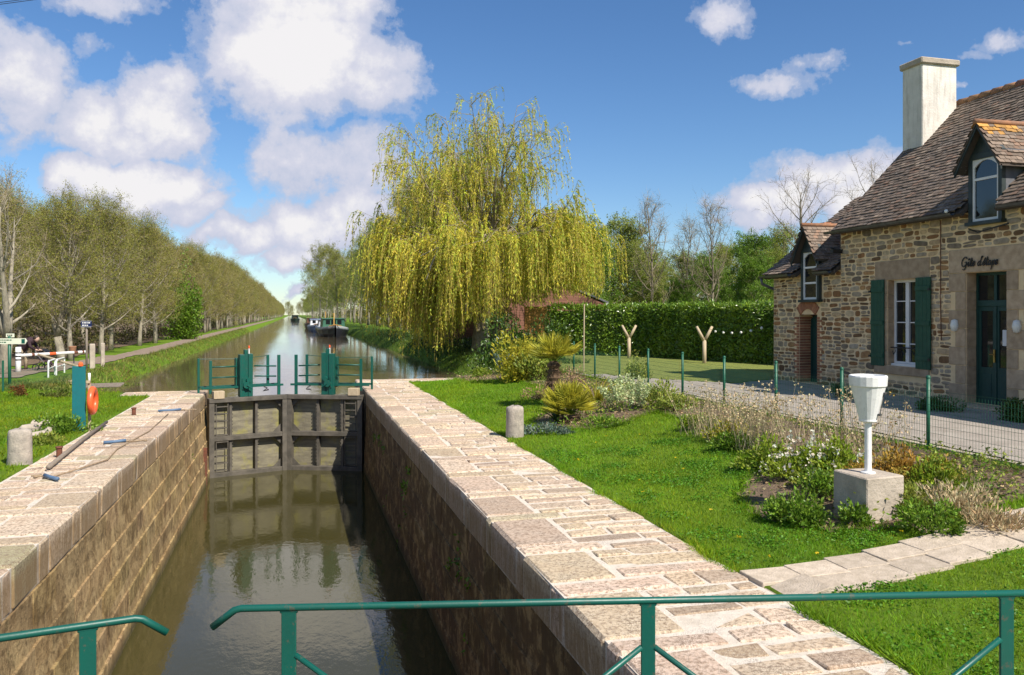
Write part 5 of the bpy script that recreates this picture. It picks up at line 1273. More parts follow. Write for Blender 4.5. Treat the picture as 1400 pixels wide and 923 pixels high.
    S = 7; n = len(P); kick = D * np.array([1, 1, .4]) * rng.uniform(.25, .75, (n, 1)); sway = rng.normal(0, .07, (n, 3)); cur = []
    for k in range(S + 1):
        t = k / S; a = 1 - math.exp(-3 * t)
        c = P + kick * a + np.stack([np.zeros(n), np.zeros(n), -Ln * t * (.35 + .65 * t) + .12 * np.sin(t * 2.2) * (1 - t)], 1) + sway * (Ln * t * t)[:, None]; cur.append(c)
    cur = np.stack(cur, 1)
    R = norm(np.cross(np.array([0, 0, 1.0]), rng.normal(0, 1, (n, 3)))) * .006
    V = np.stack([cur - R[:, None], cur + R[:, None]], 2).reshape(-1, 3); m = 2 * (S + 1); b = np.arange(n)[:, None] * m
    W.add(V, np.concatenate([np.concatenate([b + 2 * k, b + 2 * k + 1, b + 2 * k + 3, b + 2 * k + 2], 1) for k in range(S)]), np.tile([1, .95, .4], (len(V), 1)) * 1.3)
    nl = np.clip((Ln * 16).astype(int), 8, 60); idx = np.repeat(np.arange(n), nl); t = rng.random(len(idx)) * S; i0 = np.minimum(t.astype(int), S - 1); f = (t - i0)[:, None]
    LP = cur[idx, i0] * (1 - f) + cur[idx, i0 + 1] * f; LD = norm(cur[idx, i0 + 1] - cur[idx, i0]) + rng.normal(0, .38, (len(idx), 3))
    hue = np.repeat(np.clip(rng.normal(1, .16, (n, 1)), .6, 1.4) * np.array([1, 1, 1]) * np.where(rng.random((n, 1)) < .3, [[.75, .95, .9]], [[1, 1, 1]]), nl, 0)
    leaves(Lf, LP, LD, .16, .040, (1, 1, 1), rng, .2); Lf.c[-1] *= np.repeat(hue, 4, 0)
    T.build('trunk', M['willow_bark'], root, smooth=True)
    c = MB(); 
    for src, mi in ((W, 0), (Lf, 1)):
        base_ = c.n; c.v += src.v; c.c += src.c
        for k_, lst in src.f.items():
            for g_, _ in lst: c.f.setdefault(k_, []).append((g_ + base_, mi))
        c.n += src.n
    c.build('crown', [M['twig'], M['willow_leaf']], root)
    # the pale broken limb that shows in front of the curtain
    lb = MB(); ux = np.array([CT, -ST, 0]); fx = np.array([ST, CT, 0])
    def wp(px, py, d): x, y = atd(px, d); return np.array([x, y, HC - (py - 430) * d / F])
    lb.tube([wp(655, 320, 40.2), wp(625, 328, 39), wp(600, 340, 38), wp(590, 362, 37), wp(583, 382, 36.6)], [.08, .07, .06, .045, .02], 6)
    lb.tube([wp(600, 340, 38), wp(610, 334, 38), wp(585, 345, 37.6), wp(575, 350, 37.4)], [.04, .035, .03, .015], 5)
    lb.tube([wp(690, 350, 39), wp(656, 358, 38), wp(645, 380, 37.2), wp(638, 405, 36.8), wp(636, 430, 36.7)], [.05, .045, .04, .03, .015], 6)
    lb.build('pale_limb', M['pale_bark'], root, smooth=True)
willow()

# ------------------------------------------------------------------ laurel hedge
def hedge():
    rng = np.random.default_rng(31)
    pts = [np.array(p) for p in ((11.6, 37.2), (15.0, 34.3), (17.9, 25.8))]
    root = thing('laurel_hedge', 'tall clipped glossy laurel hedge closing the garden left of the house', 'hedge', (15, 34.3, .38))
    core = MB(); lf = MB(); H = 2.28; th = 1.0
    for a, b in zip(pts[:-1], pts[1:]):
        d = b - a; ln = np.hypot(*d); u = d / ln; nrm = np.array([u[1], -u[0]]); nrm = nrm if nrm @ (-a) > 0 else -nrm
        ang = math.atan2(u[1], u[0]); c = (a + b) / 2 - nrm * th / 2
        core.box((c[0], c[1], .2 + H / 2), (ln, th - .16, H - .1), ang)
        for (n, face) in ((int(ln * 1150), 0), (int(ln * 420), 1)):
            s = rng.uniform(-.1, ln + .1, n)
            wv = .05 * np.sin(s * 2.3) + .04 * np.sin(s * 5.1)
            if face == 0:
                hh = rng.uniform(0, H, n); off = rng.normal(0, .055, n) + wv; P = np.stack([a[0] + u[0] * s + nrm[0] * off, a[1] + u[1] * s + nrm[1] * off, .38 - .05 + hh + wv * .5], 1); N = np.array([nrm[0], nrm[1], .35])
            else:
                off = -rng.uniform(-.06, th, n); P = np.stack([a[0] + u[0] * s + nrm[0] * off, a[1] + u[1] * s + nrm[1] * off, .33 + H + rng.normal(0, .05, n) + wv * .6 + .1 * (rng.random(n) < .06)], 1); N = np.array([0, 0, 1.0])
            D = rng.normal(0, .75, (n, 3)) + N * .35; up = np.cross(D, N + rng.normal(0, .35, (n, 3)))
            leaves(lf, P, D, .15, .072, (1, 1, 1), rng, .28, up=N + rng.normal(0, .45, (n, 3)))
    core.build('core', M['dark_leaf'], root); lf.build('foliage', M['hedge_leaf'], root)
hedge()
# forked timber posts in front of the hedge
for (px, py, d, lab) in ((860, 492, 35.5, 'left forked pale timber post standing before the hedge'), (963, 497, 32.0, 'right forked pale timber post standing before the hedge')):
    x, y = atd(px, d); z = Z(x, y); root = thing('forked_post', lab, 'post', (x, y, z), 0, 'forked timber posts')
    m = MB(); ux = np.array([CT, -ST, 0]); b = np.array([x, y, z])
    m.tube([b - [0, 0, .2], b + [0, 0, .9]], [.075, .075], 10); m.build('post', M['pale_wood'], root, smooth=True)
    for s in (-1, 1):
        m = MB(); m.tube([b + [0, 0, .84], b + ux * s * .30 + [0, 0, 1.42]], [.068, .05], 9); m.build('fork_arm', M['pale_wood'], root, smooth=True)
# string of small lamps between right post and wing
a = Vector((*atd(968, 32.0), 1.72)); b = Vector((XF + .02, Y2 - .3, 2.1))
root = thing('lamp_string', 'string of small white bulbs from the right forked post to the house wing', 'string lights', tuple(a))
pts = [a.lerp(b, t) + Vector((0, 0, -.22 * 4 * t * (1 - t))) for t in np.linspace(0, 1, 16)]
m = MB(); m.tube(pts, .006, 4); m.build('cord', M['black'], root)
for i in (2, 4, 6, 8, 10, 12):
    m = MB(); m.lathe([(0, -.09), (.035, -.07), (.045, -.03), (.02, 0), (0, .01)], 8, tuple(pts[i])); m.build('bulb', M['lampwhite'], root, smooth=True)

# ------------------------------------------------------------------ garden plants
def G(px, py, z=.2): p = at(px, py, z); return (p.x, p.y)
def palm(label, c, trunk_h, nf, fl, mat, seed, spread=.9):
    rng = np.random.default_rng(seed); x, y = c; z = Z(x, y); root = thing('fan_palm', label, 'palm', (x, y, z))
    if trunk_h > .1:
        m = MB(); pr = [(.14, -.05)]
        for i in range(14): pr += [(.13 + .03 * (i % 2) + rng.normal(0, .008), trunk_h * (i + .2) / 14)]
        m.lathe(pr + [(.08, trunk_h + .05), (0, trunk_h + .06)], 12, (x, y, z)); n = 500; a = rng.uniform(0, 6.3, n); P = np.stack([x + .14 * np.cos(a), y + .14 * np.sin(a), z + rng.uniform(0, trunk_h, n)], 1)
        ribbons(m, P, np.stack([np.cos(a), np.sin(a), rng.normal(-.3, .6, n)], 1), .10, .012, (0, 0, -.4), rng, seg=2); m.build('trunk', M['fibre'], root)
    f = MB(); st = MB(); top = np.array([x, y, z + trunk_h])
    for i in range(nf):
        az = i * 2.4; e = rng.uniform(.35, 1.5); d = np.array([math.cos(az) * math.cos(e), math.sin(az) * math.cos(e), math.sin(e)]); pl = fl * rng.uniform(.45, .7)
        p1 = top + d * pl + np.array([0, 0, -.06]); st.tube([top, top + d * pl * .5, p1], .011, 4, cap=False)
        R = norm(np.cross(d, [0, 0, 1.0])); U = np.cross(R, d); nb = 22; t = np.linspace(-1.9, 1.9, nb) * spread
        bd = d[None] * np.cos(t)[:, None] + R[None] * np.sin(t)[:, None] + U[None] * .12
        ribbons(f, np.tile(p1, (nb, 1)), bd, fl * .66 * (1 - .22 * np.abs(t) / 1.9), .046, (0, 0, -.12), rng, np.array([1, 1, 1]) * rng.uniform(.75, 1.2), 3, .12, .15)
    f.build('fronds', mat, root); st.build('frond_stalks', M['green_leaf'], root)
palm('small fan palm with shaggy trunk in the flower bed', G(757, 548, .2), 1.0, 24, .72, M['yellow_leaf'], 5, .85)
def spiky(name, label, c, n, h, w, mat, seed, lean=.75, group=None, bend=-.35):
    rng = np.random.default_rng(seed); x, y = c; z = Z(x, y); a = rng.uniform(0, 6.3, n); s = rng.uniform(.1, 1, n) * lean
    D = np.stack([np.cos(a) * s, np.sin(a) * s, np.ones(n)], 1); P = np.stack([x + .08 * np.cos(a), y + .08 * np.sin(a), np.full(n, z)], 1)
    m = MB(); ribbons(m, P, D, h * rng.uniform(.6, 1.1, n), w, np.stack([np.cos(a) * .25, np.sin(a) * .25, np.full(n, bend)], 1), rng, (1, 1, 1), 5, .15, .25)
    o = m.build(name, mat, loc=(x, y, z)); tag(o, label, 'plant', group); return o
palm('low bright yellow fan palm clump on the lawn edge', G(778, 572, .15), .15, 44, .66, M['yellow_leaf'], 8, .8)
spiky('flax_plant', 'yellow striped flax plant beside the pale spurge', G(815, 548, .25), 60, .95, .05, M['yellow_leaf'], 9)
spiky('flax_plant', 'dark green spiky plant behind the low yellow palm', G(765, 566, .2), 40, .8, .04, M['dark_leaf'], 10)
spiky('iris_clump', 'blue-grey clump of upright iris leaves under the willow', G(690, 512, .2), 110, .95, .045, M['blue_leaf'], 11, .45, bend=-.12)
spiky('iris_clump', 'second blue-grey iris clump nearer the small palm', G(712, 514, .2), 80, .85, .045, M['blue_leaf'], 12, .45, bend=-.12)
# pale spurge: many upright leafy stems
def spurge(c, seed):
    rng = np.random.default_rng(seed); x, y = c; z = Z(x, y); root = thing('pale_spurge', 'pale green-white spurge bush of upright leafy stems', 'shrub', (x, y, z)); m = MB(); s = MB()
    n = 46; a = rng.uniform(0, 6.3, n); r_ = np.sqrt(rng.random(n)); h = .80 * (1 - .45 * r_ ** 2) * rng.uniform(.85, 1.1, n)
    tip = np.stack([x + .62 * r_ * np.cos(a), y + .62 * r_ * np.sin(a), z + h], 1); b = np.stack([x + .3 * r_ * np.cos(a), y + .3 * r_ * np.sin(a), np.full(n, z)], 1)
    ribbons(s, b, tip - b, np.linalg.norm(tip - b, axis=1), .014, (0, 0, 0), rng)
    k = np.repeat(np.arange(n), 60); t = rng.uniform(.35, 1.02, len(k))[:, None]; P = b[k] + (tip - b)[k] * t; leaves(m, P, rng.normal(0, 1, (len(k), 3)) + [0, 0, .4], .075, .026, (1, 1, 1), rng, .2)
    m.build('foliage', M['pale_leaf'], root); s.build('stems', M['green_leaf'], root)
spurge(G(857, 558, .25), 13)
bush('garden_shrub', 'large dark green shrub under the right side of the willow', 'shrub', G(668, 508, .15), (1.5, 1.2, 1.95), 4200, .15, .07, M['dark_leaf'], 1)
bush('garden_shrub', 'tall dark laurel mass in front of the barn wall', 'shrub', G(722, 500, .3), (1.9, 1.0, 2.1), 4600, .15, .075, M['dark_leaf'], 51)
bush('garden_shrub', 'sunny yellow-green shrub between the iris and the palm', 'shrub', G(732, 516, .25), (.9, .7, 1.55), 2000, .12, .055, M['yellow_leaf'], 52, clump=11)
bush('garden_shrub', 'yellow-green tall shrub left of the small palm', 'shrub', G(705, 520, .2), (.95, .7, 2.1), 1700, .14, .06, M['yellow_leaf'], 2, clump=11)
bush('garden_shrub', 'small lime dome bush at the lawn end by the coping', 'shrub', G(660, 516, .1), (.38, .36, .34), 1100, .07, .035, M['lime_leaf'], 3, stems=0)
bush('garden_shrub', 'mid green shrub right of the iris clumps', 'shrub', G(735, 520, .25), (.8, .8, 1.1), 1500, .11, .05, M['olive_leaf'], 4)
bush('garden_shrub', 'dark shrub at the water edge under the willow', 'shrub', G(628, 512, -.1), (1.3, 1.0, 1.15), 1900, .13, .06, M['dark_leaf'], 41)
bush('garden_shrub', 'bright green bush below the willow skirt', 'shrub', G(645, 508, .1), (.9, .7, 1.0), 1300, .12, .06, M['green_leaf'], 42)
bush('dry_shrub', 'brown dry shrub right of the palm trunk', 'shrub', G(790, 535, .25), (.7, .6, .8), 900, .07, .03, M['straw'], 5, colr=(.6, .5, .5), stems=120)
bush('dry_shrub', 'brown dry stems left of the palm trunk', 'shrub', G(735, 540, .2), (.6, .5, .6), 800, .07, .03, M['straw'], 6, colr=(.65, .55, .45), stems=120)
bush('garden_shrub', 'olive bush between the spurge and the fence', 'shrub', G(903, 556, .3), (.55, .5, .55), 1100, .08, .035, M['olive_leaf'], 7)
bush('garden_shrub', 'round bush on the drive edge behind the spurge', 'shrub', G(870, 520, .35), (.6, .5, .85), 900, .09, .04, M['olive_leaf'], 8)
bush('garden_shrub', 'low green mound at the foot of the pale spurge', 'shrub', G(828, 575, .2), (.9, .4, .2), 900, .06, .03, M['green_leaf'], 9, stems=0)
bush('garden_shrub', 'grey-green ground plants around the yellow palm clump', 'shrub', G(750, 583, .15), (.7, .35, .22), 900, .06, .03, M['blue_leaf'], 43, stems=0)
# dry grasses along the fence
def dry_stems(label, c, n, h, mat, seed, head=True, spread=.35, colr=(1, 1, 1), headmat=None, cat='plant', name='dry_grass'):
    rng = np.random.default_rng(seed); x, y = c; z = Z(x, y); root = thing(name, label, cat, (x, y, z)); m = MB()
    P = np.stack([x + rng.normal(0, spread * .35, n), y + rng.normal(0, spread * .35, n), np.full(n, z)], 1); D = np.stack([rng.normal(0, .28, n), rng.normal(0, .28, n), np.ones(n)], 1)
    e = ribbons(m, P, D, h * rng.uniform(.5, 1.15, n), .008, (0, 0, 0), rng, colr, 3, .5); m.build('stems', mat, root)
    if head:
        hd = MB(); k = np.repeat(np.arange(n), 7)[rng.random(n * 7) < .75]; leaves(hd, e[k] + rng.normal(0, .022, (len(k), 3)), rng.normal(0, 1, (len(k), 3)), .035, .028, (1, 1, 1), rng, .2); hd.build('seed_heads', headmat or M['straw'], root)
for i, (px, py, h, n) in enumerate(((962, 590, .85, 80), (985, 596, .6, 60), (1010, 602, .75, 90), (1040, 612, .95, 90), (1062, 618, .85, 70), (1110, 622, .85, 60), (1165, 632, .9, 60), (1210, 640, .8, 50))):
    dry_stems(f'{["first","second","third","fourth","fifth","sixth","seventh","eighth"][i]} clump of dry straw stems along the fence counting from the far end', G(px, py, .25), n, h, M['straw'], 200 + i, True, .5, (.85, .85, .9))
bush('garden_shrub', 'yellow bushy plant among the dry stems', 'shrub', G(1000, 598, .25), (.42, .4, .5), 900, .06, .03, M['yellow_leaf'], 10)
bush('garden_shrub', 'low green bush at the bed edge before the dry stems', 'shrub', G(1010, 612, .2), (.35, .3, .22), 500, .06, .03, M['green_leaf'], 44)
rng = np.random.default_rng(404)
for nm, mt, n, hh, sz_ in (('bed_ground_cover', 'green_leaf', 5200, .10, .06), ('bed_creepers', 'olive_leaf', 4200, .14, .06), ('leaf_litter', 'straw', 5200, .03, .07)):
    A = rng.uniform(4.6, 8.6, n * 3); B = rng.uniform(6.7, 29.2, n * 3); k = pip(BED, A, B) & (np.sin(A * 3.1 + len(nm)) * np.sin(B * 2.3 + len(nm)) + rng.normal(0, .35, n * 3) > -.1); A, B = A[k][:n], B[k][:n]
    m = MB(); leaves(m, np.stack([A, B, zf(A, B) + .015 + np.abs(rng.normal(0, hh, len(A)))], 1), rng.normal(0, 1, (len(A), 3)) * [1, 1, .6] + [0, 0, .2], sz_, sz_ * .5, (1, 1, 1) if mt != 'straw' else (.7, .65, .6), rng, .3); tag(m.build(nm, M[mt]), kind='stuff')
def flower_bush(label, c, r, seed, petals=260):
    root = bush('flowering_bush', label, 'shrub', c, r, 1700, .07, .032, M['lime_leaf'], seed); rng = np.random.default_rng(seed + 5); x, y = c; z = Z(x, y); m = MB()
    q = norm(rng.normal(0, 1, (petals // 6, 3))); q[:, 2] = np.abs(q[:, 2]); P = np.repeat(q * np.array(r) * rng.uniform(.70, 1.08, (len(q), 1)), 6, 0) + [x, y, z] + rng.normal(0, .018, (len(q) * 6, 3)); leaves(m, P, rng.normal(0, 1, P.shape) + [0, 0, .5], .042, .038, (1, 1, 1), rng, .1); m.build('blossom', M['white_petal'], root)
flower_bush('white flowering bush before the third nearest fence post', G(1105, 640, .25), (.62, .5, .55), 15, 420)
for i, (px, py, r_, mt, lab) in enumerate(((1060, 634, (.5, .45, .45), 'lime_leaf', 'yellow-green bush before the middle dry stems'), (1185, 660, (.4, .35, .42), 'orange_leaf', 'rusty orange bush left of the white post base'), (1130, 655, (.5, .4, .35), 'olive_leaf', 'olive low bush under the white flowers'), (950, 585, (.5, .4, .38), 'lime_leaf', 'lime low bush at the far end of the dry stems'), (1290, 675, (.5, .4, .36), 'lime_leaf', 'yellow-green low bush by the fence right of the orange bushes'), (1240, 690, (.45, .35, .30), 'olive_leaf', 'olive bush right behind the concrete block'), (930, 566, (.5, .4, .34), 'olive_leaf', 'low olive bush at the fence beside the pale spurge'), (1020, 610, (.5, .35, .25), 'green_leaf', 'fresh green low bush along the lawn edge'))):
    bush('garden_shrub', lab, 'shrub', G(px, py, .22), r_, 1300, .065, .03, M[mt], 60 + i)
flower_bush('smaller white flowering bush left of the white post', G(1150, 650, .25), (.42, .4, .5), 16, 220)
bush('garden_shrub', 'dense green bush left of the concrete block', 'shrub', G(1090, 700, .15), (.48, .42, .44), 1700, .055, .028, M['green_leaf'], 17)
bush('garden_shrub', 'green bush behind the concrete block on the left', 'shrub', G(1128, 672, .2), (.42, .4, .42), 1300, .055, .028, M['green_leaf'], 18)
bush('garden_shrub', 'small green plant against the front of the concrete block', 'shrub', G(1172, 722, .06), (.20, .16, .27), 520, .055, .028, M['green_leaf'], 19)
bush('garden_shrub', 'green bush right of the concrete block', 'shrub', G(1272, 715, .2), (.34, .3, .33), 1200, .055, .028, M['green_leaf'], 20)
bush('garden_shrub', 'orange and yellow bush behind the concrete block', 'shrub', G(1228, 655, .25), (.5, .45, .44), 1500, .06, .028, M['orange_leaf'], 21, stems=60)
bush('garden_shrub', 'yellow-orange bush right of the white post by the fence', 'shrub', G(1268, 658, .3), (.45, .4, .42), 1100, .06, .028, M['orange_leaf'], 22, colr=(.9, 1.15, 1), stems=60)
bush('dry_shrub', 'straw-coloured dry shrub near the fence on the right', 'shrub', G(1310, 690, .25), (.55, .5, .35), 900, .08, .018, M['straw'], 23, stems=200, up=1.0)
bush('dry_shrub', 'flat straw litter plant at the right bed end', 'shrub', G(1340, 712, .2), (.6, .5, .12), 1100, .09, .016, M['straw'], 24, stems=40, colr=(.8, .75, .7))
dry_stems('green and straw sprigs by the fence at right', G(1325, 672, .3), 40, .5, M['green_leaf'], 230, True, .4, headmat=M['olive_leaf'])
dry_stems('tall dead spike between white post and fence', G(1228, 632, .25), 2, .8, M['straw'], 231, True, .05, headmat=M['orange_leaf'])
bush('garden_shrub', 'round evergreen bush at the facade left of the door', 'shrub', G(1278, 562, GZ), (.42, .5, .38), 1300, .06, .03, M['dark_leaf'], 25, stems=0)
bush('garden_shrub', 'round evergreen bush at the facade right of the door', 'shrub', G(1392, 577, GZ), (.40, .55, .45), 1600, .06, .03, M['dark_leaf'], 26, stems=0)
bush('garden_shrub', 'small plant at the wall between window and wing door', 'shrub', G(1150, 545, GZ), (.3, .5, .35), 600, .06, .03, M['dark_leaf'], 27, stems=0)
x, y = G(798, 512, .3); m = MB(); m.tube([(x, y, .2), (x + .02, y, 2.6)], .022, 7); tag(m.build('garden_stake', M['pale_wood'], loc=(x, y, .3)), 'thin tall wooden stake standing behind the small palm', 'stake')
# left bank plants and stones
bush('garden_shrub', 'low mixed plants by the grey stones at the lifebuoy stand', 'shrub', G(74, 592, 0), (.70, .5, .34), 1300, .07, .035, M['green_leaf'], 28)
bush('garden_shrub', 'small green plants behind the nearest left bollard', 'shrub', G(60, 606, 0), (.5, .35, .18), 600, .06, .03, M['olive_leaf'], 29, stems=0)
bush('garden_shrub', 'yellow-green shrubs at the end of the left coping', 'shrub', G(150, 535, 0), (1.1, .7, .40), 1500, .10, .045, M['rough_grass'], 30)
bush('garden_shrub', 'bushy bank plants left of the left coping end', 'shrub', G(172, 512, 0), (1.3, 1.0, .55), 1500, .12, .05, M['rough_grass'], 31)
bush('garden_shrub', 'small reddish shrub beside the white kerb stones', 'shrub', G(24, 546, 0), (.3, .3, .28), 400, .07, .035, M['orange_leaf'], 32, colr=(.45, .3, .5))
bush('garden_shrub', 'low green shrub along the white kerb stones', 'shrub', G(76, 545, 0), (.5, .3, .25), 600, .07, .035, M['rough_grass'], 33)
x_, y_ = atd(252, 72); bush('ivy_tree_growth', 'bright green ivy-clad shrub among the left avenue trees', 'shrub', (x_, y_), (1.7, 1.7, 8.2), 5200, .24, .13, M['green_leaf'], 34, clump=20)
for i, (px, py, s) in enumerate(((40, 590, .28), (56, 583, .22), (66, 596, .2), (30, 600, .2), (50, 600, .17), (74, 590, .15))):
    p = at(px, py, 0); m = MB(); m.cbox((p.x, p.y, .05), (s * 1.5, s, s * .7), s * .2, s * .12, i * .7); tag(m.build('garden_stone', M['concrete'], loc=(p.x, p.y, 0)), 'grey fieldstone among the low plants behind the nearest left bollard', 'stone', 'grey fieldstones on the left lawn')
# dandelions
m = MB(); rng = np.random.default_rng(66); n = 60; X = np.where(rng.random(n) < .7, rng.uniform(-8, -4.2, n), rng.uniform(4, 7, n)); Y = np.where(X < 0, rng.uniform(13, 22, n), rng.uniform(6.7, 14, n)); P = np.repeat(np.stack([X, Y, zf(X, Y) + .06], 1), 5, 0)
leaves(m, P, rng.normal(0, 1, P.shape) * [1, 1, .2], .028, .024, (1.6, 1.35, .6), rng, .1); tag(m.build('dandelions', M['yellow_leaf']), kind='stuff')

# ------------------------------------------------------------------ left bank street furniture
KY = 23.9
m = MB(); rng = np.random.default_rng(17); x = -13.0
while x < -7.4:
    wd = rng.uniform(.35, .6); yk = KY + (x + 10) * -.27
    m.cbox((x + wd / 2, yk, .03), (wd - .1, .14, .16), .03, .01, -.26, (1.5, 1.5, 1.45), rng=rng); x += wd
m.build('kerb_stones', M['concrete'], kind='structure')
# direction sign
d = 24.6; x, y = atd(13, d); root = thing('direction_sign', 'cream finger-board direction sign on a green post at left', 'sign', (x, y, 0))
m = MB(); m.tube([(x, y, -.1), (x, y, 1.62)], .045, 10); m.build('post', M['fence_green'], root, smooth=True)
bz = HC - (466.5 - 430) * d / F; U = Vector((CT, -ST, 0)); ang = -TH; c = Vector((x, y, bz)) - U * .30
m = MB(); rot = Matrix.Rotation(ang, 3, 'Z')
hw = .85; hh = .085
pl = [(-hw, -hh), (hw - .05, -hh), (hw, 0), (hw - .05, hh), (-hw, hh)]
v = [c + rot @ Vector((a, q, b)) for q in (-.06, -.035) for a, b in pl]; m.add([tuple(q) for q in v], [(0, 1, 2, 3, 4), (9, 8, 7, 6, 5)] + [(i, (i + 1) % 5, 5 + (i + 1) % 5, 5 + i) for i in range(5)])
bd = m.build('finger_board', M['cream_board'], root)
m = MB(); gx = [(-.8, .35, .035), (-.8, .2, -.03)]
for (a, b, zz) in gx:
    t = a
    while t < b:
        wl_ = RNG.uniform(.03, .09); p = c + rot @ Vector((t + wl_ / 2, -.063, zz)); m.box(tuple(p), (wl_, .003, .028), ang); t += wl_ + .02
m.build('lettering', M['fence_green'], bd)
p = c + rot @ Vector((.74, -.063, 0)); m = MB(); m.box(tuple(p), (.10, .003, .13), ang); m.build('route_badge', M['green_paint'], bd)
m = MB(); p = c + U * .32 + Vector((0, 0, .17)); m.box(tuple(p), (.24, .02, .11), ang); sb = m.build('number_plate', M['cream_board'], root)
m = MB()
for q in (-.06, .0, .05): m.box(tuple(p + rot @ Vector((q, -.013, 0))), (.03, .003, .05), ang)
m.build('lettering', M['black'], sb)
# wire fence at left
root = thing('wire_fence', 'dark green wire fence with thin posts at the left picture edge', 'fence', (*atd(3, 22.5), 0), 0)
for px, dd in ((-2, 22.3), (4, 23.2), (105, 27.5)):
    x, y = atd(px, dd); m = MB(); m.tube([(x, y, -.1), (x, y, .98 if px < 50 else .5)], .03, 8); m.build('fence_post', M['fence_green'], root)
a = Vector((*atd(4, 23.2), 0)); b = Vector((*atd(105, 27.5), 0)); m = MB(); n = 70
for i in range(n):
    p = a.lerp(b, i / n); m.box((p.x, p.y, .33), (.004, .004, .6))
for k in range(7): m.tube([a + Vector((0, 0, .05 + .095 * k)), b + Vector((0, 0, .05 + .095 * k))], .0025, 4)
m.build('wire_mesh', M['fence_green'], root)
# barrier
d0 = 31.5
wpt = lambda px, py, d: Vector((*atd(px, d), HC - (py - 430) * d / F))
root = thing('swing_barrier', 'white wooden swing barrier with red bands across the towpath', 'barrier', (*atd(25, 31), Z(*atd(25, 31))))
x, y = atd(25, 31.0); m = MB(); m.tube([(x, y, -.1), (x, y, 1.05)], .095, 12); po = m.build('gate_post', M['white_paint'], root, smooth=True)
m = MB()
for zz in (.55, .68, .81): m.tube([(x, y, zz), (x, y, zz + .05)], .098, 12)
m.build('black_band', M['black'], po)
m = MB(); A_, B_ = wpt(28, 486, 31.0), wpt(118, 481, 33.0); m.tube([A_, B_], .055, 8); arm = m.build('arm', M['white_frame'], root)
for t0, t1, mt in ((.42, .52, 'orange_plastic'), (.16, .20, 'rust'), (.80, .86, 'rust'), (.93, .96, 'rust')):
    m = MB(); m.tube([A_.lerp(B_, t0), A_.lerp(B_, t1)], .057, 8); m.build('band', M[mt], arm)
m = MB(); m.tube([wpt(52, 484.5, 31.5), wpt(106, 501, 29.5)], .045, 8); m.build('brace', M['pale_wood'], root)
m = MB(); m.tube([wpt(106, 500, 29.5), Vector((*atd(106, 29.5), -.1))], .05, 8); m.build('end_post', M['pale_wood'], root)
# posts, blue name sign
for (px, d, h, r, lab) in ((126, 33.5, .98, .10, 'pale square concrete post right of the blue sign'), (140.5, 34.5, .98, .075, 'slimmer pale post beside the towpath right of its twin')):
    x, y = atd(px, d); m = MB(); m.cbox((x, y, h / 2), (r * 2, r * 2, h + .2), .02, .003, .3); tag(m.build('concrete_post', M['concrete'], loc=(x, y, 0)), lab, 'post', 'concrete posts by the towpath')
x, y = atd(118.5, 31.5); root = thing('name_sign', 'small dark blue name plate on a tall grey post by the barrier', 'sign', (x, y, Z(x, y)))
m = MB(); m.tube([(x, y, -.1), (x, y, 1.8)], .04, 8); m.build('post', M['grey_wood'], root, smooth=True)
m = MB(); c = Vector((x, y - .06, HC - 13 * 31.5 / F)); m.box(tuple(c), (.40, .025, .24), ang); bd = m.build('plate', M['sign_blue'], root)
m = MB()
for zz, wds in ((.045, (.05, .08, .04, .07)), (-.05, (.07, .06, .05))):
    t = -.15
    for wl_ in wds: p = c + rot @ Vector((t + wl_ / 2, -.015, zz)); m.box(tuple(p), (wl_, .003, .045), ang); t += wl_ + .02
for zz in (-.108, .108): p = c + rot @ Vector((0, -.015, zz)); m.box(tuple(p), (.39, .003, .012), ang)
m.build('lettering', M['white_frame'], bd)
# hoops
for i, px in enumerate((66, 77)):
    a, b = wpt(px, 517 - i * 3, 28.5 + i), wpt(px + 9 + i * 2, 511 - i * 3, 30 + i); a.z = Z(a.x, a.y); b.z = a.z
    m = MB(); m.tube([a - Vector((0, 0, .1)), a + Vector((0, 0, .50)), a.lerp(b, .06) + Vector((0, 0, .56)), a.lerp(b, .94) + Vector((0, 0, .56)), b + Vector((0, 0, .50)), b - Vector((0, 0, .1))], .028, 8); m.tube([a + Vector((0, 0, .3)), b + Vector((0, 0, .3))], .02, 6)
    tag(m.build('bicycle_hoop', M['white_paint'], loc=tuple(a)), ['nearer grey metal hoop in front of the barrier', 'farther grey metal hoop in front of the barrier'][i], 'bicycle rack', 'metal hoops by the towpath')
x, y = atd(99, 36); root = thing('litter_bin', 'orange bin standing at a tree behind the barrier', 'bin', (x, y, Z(x, y)))
m = MB(); m.lathe([(.13, .45), (.16, .75), (.17, .77), (.15, .79), (.13, .7), (.11, .5), (0, .5)], 14, (x, y, Z(x, y))); m.build('bucket', M['ridge_tile'], root, smooth=True); m = MB(); m.tube([(x, y + .25, 0), (x, y + .25, .8)], .03, 6); m.build('post', M['zinc'], root)
x, y = atd(94, 27.5); m = MB(); m.cbox((x, y, .02), (1.0, .3, .14), .03, .008, -.2, (1.2, 1.05, .8)); tag(m.build('stone_slab', M['concrete'], loc=(x, y, 0)), 'pale stone slab on the grass before the barrier', 'slab')
x, y = atd(138, 25.4); root = thing('timber_pile', 'grey weathered boards lying on the grass near the left bank', 'boards', (x, y, 0))
for k in range(3): m = MB(); m.cbox((x, y + k * .24, .06 + .02 * k), (1.1, .2, .05), .008, .002, .15); m.build('board', M['grey_wood'], root)
# overhead cables
for i, (pa, pb) in enumerate((((-30, 7, 30), (60, -4, 34)), ((-30, 10, 30), (75, -4, 34)))):
    m = MB(); m.tube([wpt(-400, 30, 22), wpt(*pa), wpt(*pb), wpt(420, -60, 60)], .012, 5); tag(m.build('overhead_cable', M['black']), ['upper overhead cable crossing the top left corner', 'lower overhead cable crossing the top left corner'][i], 'cable', 'overhead cables')

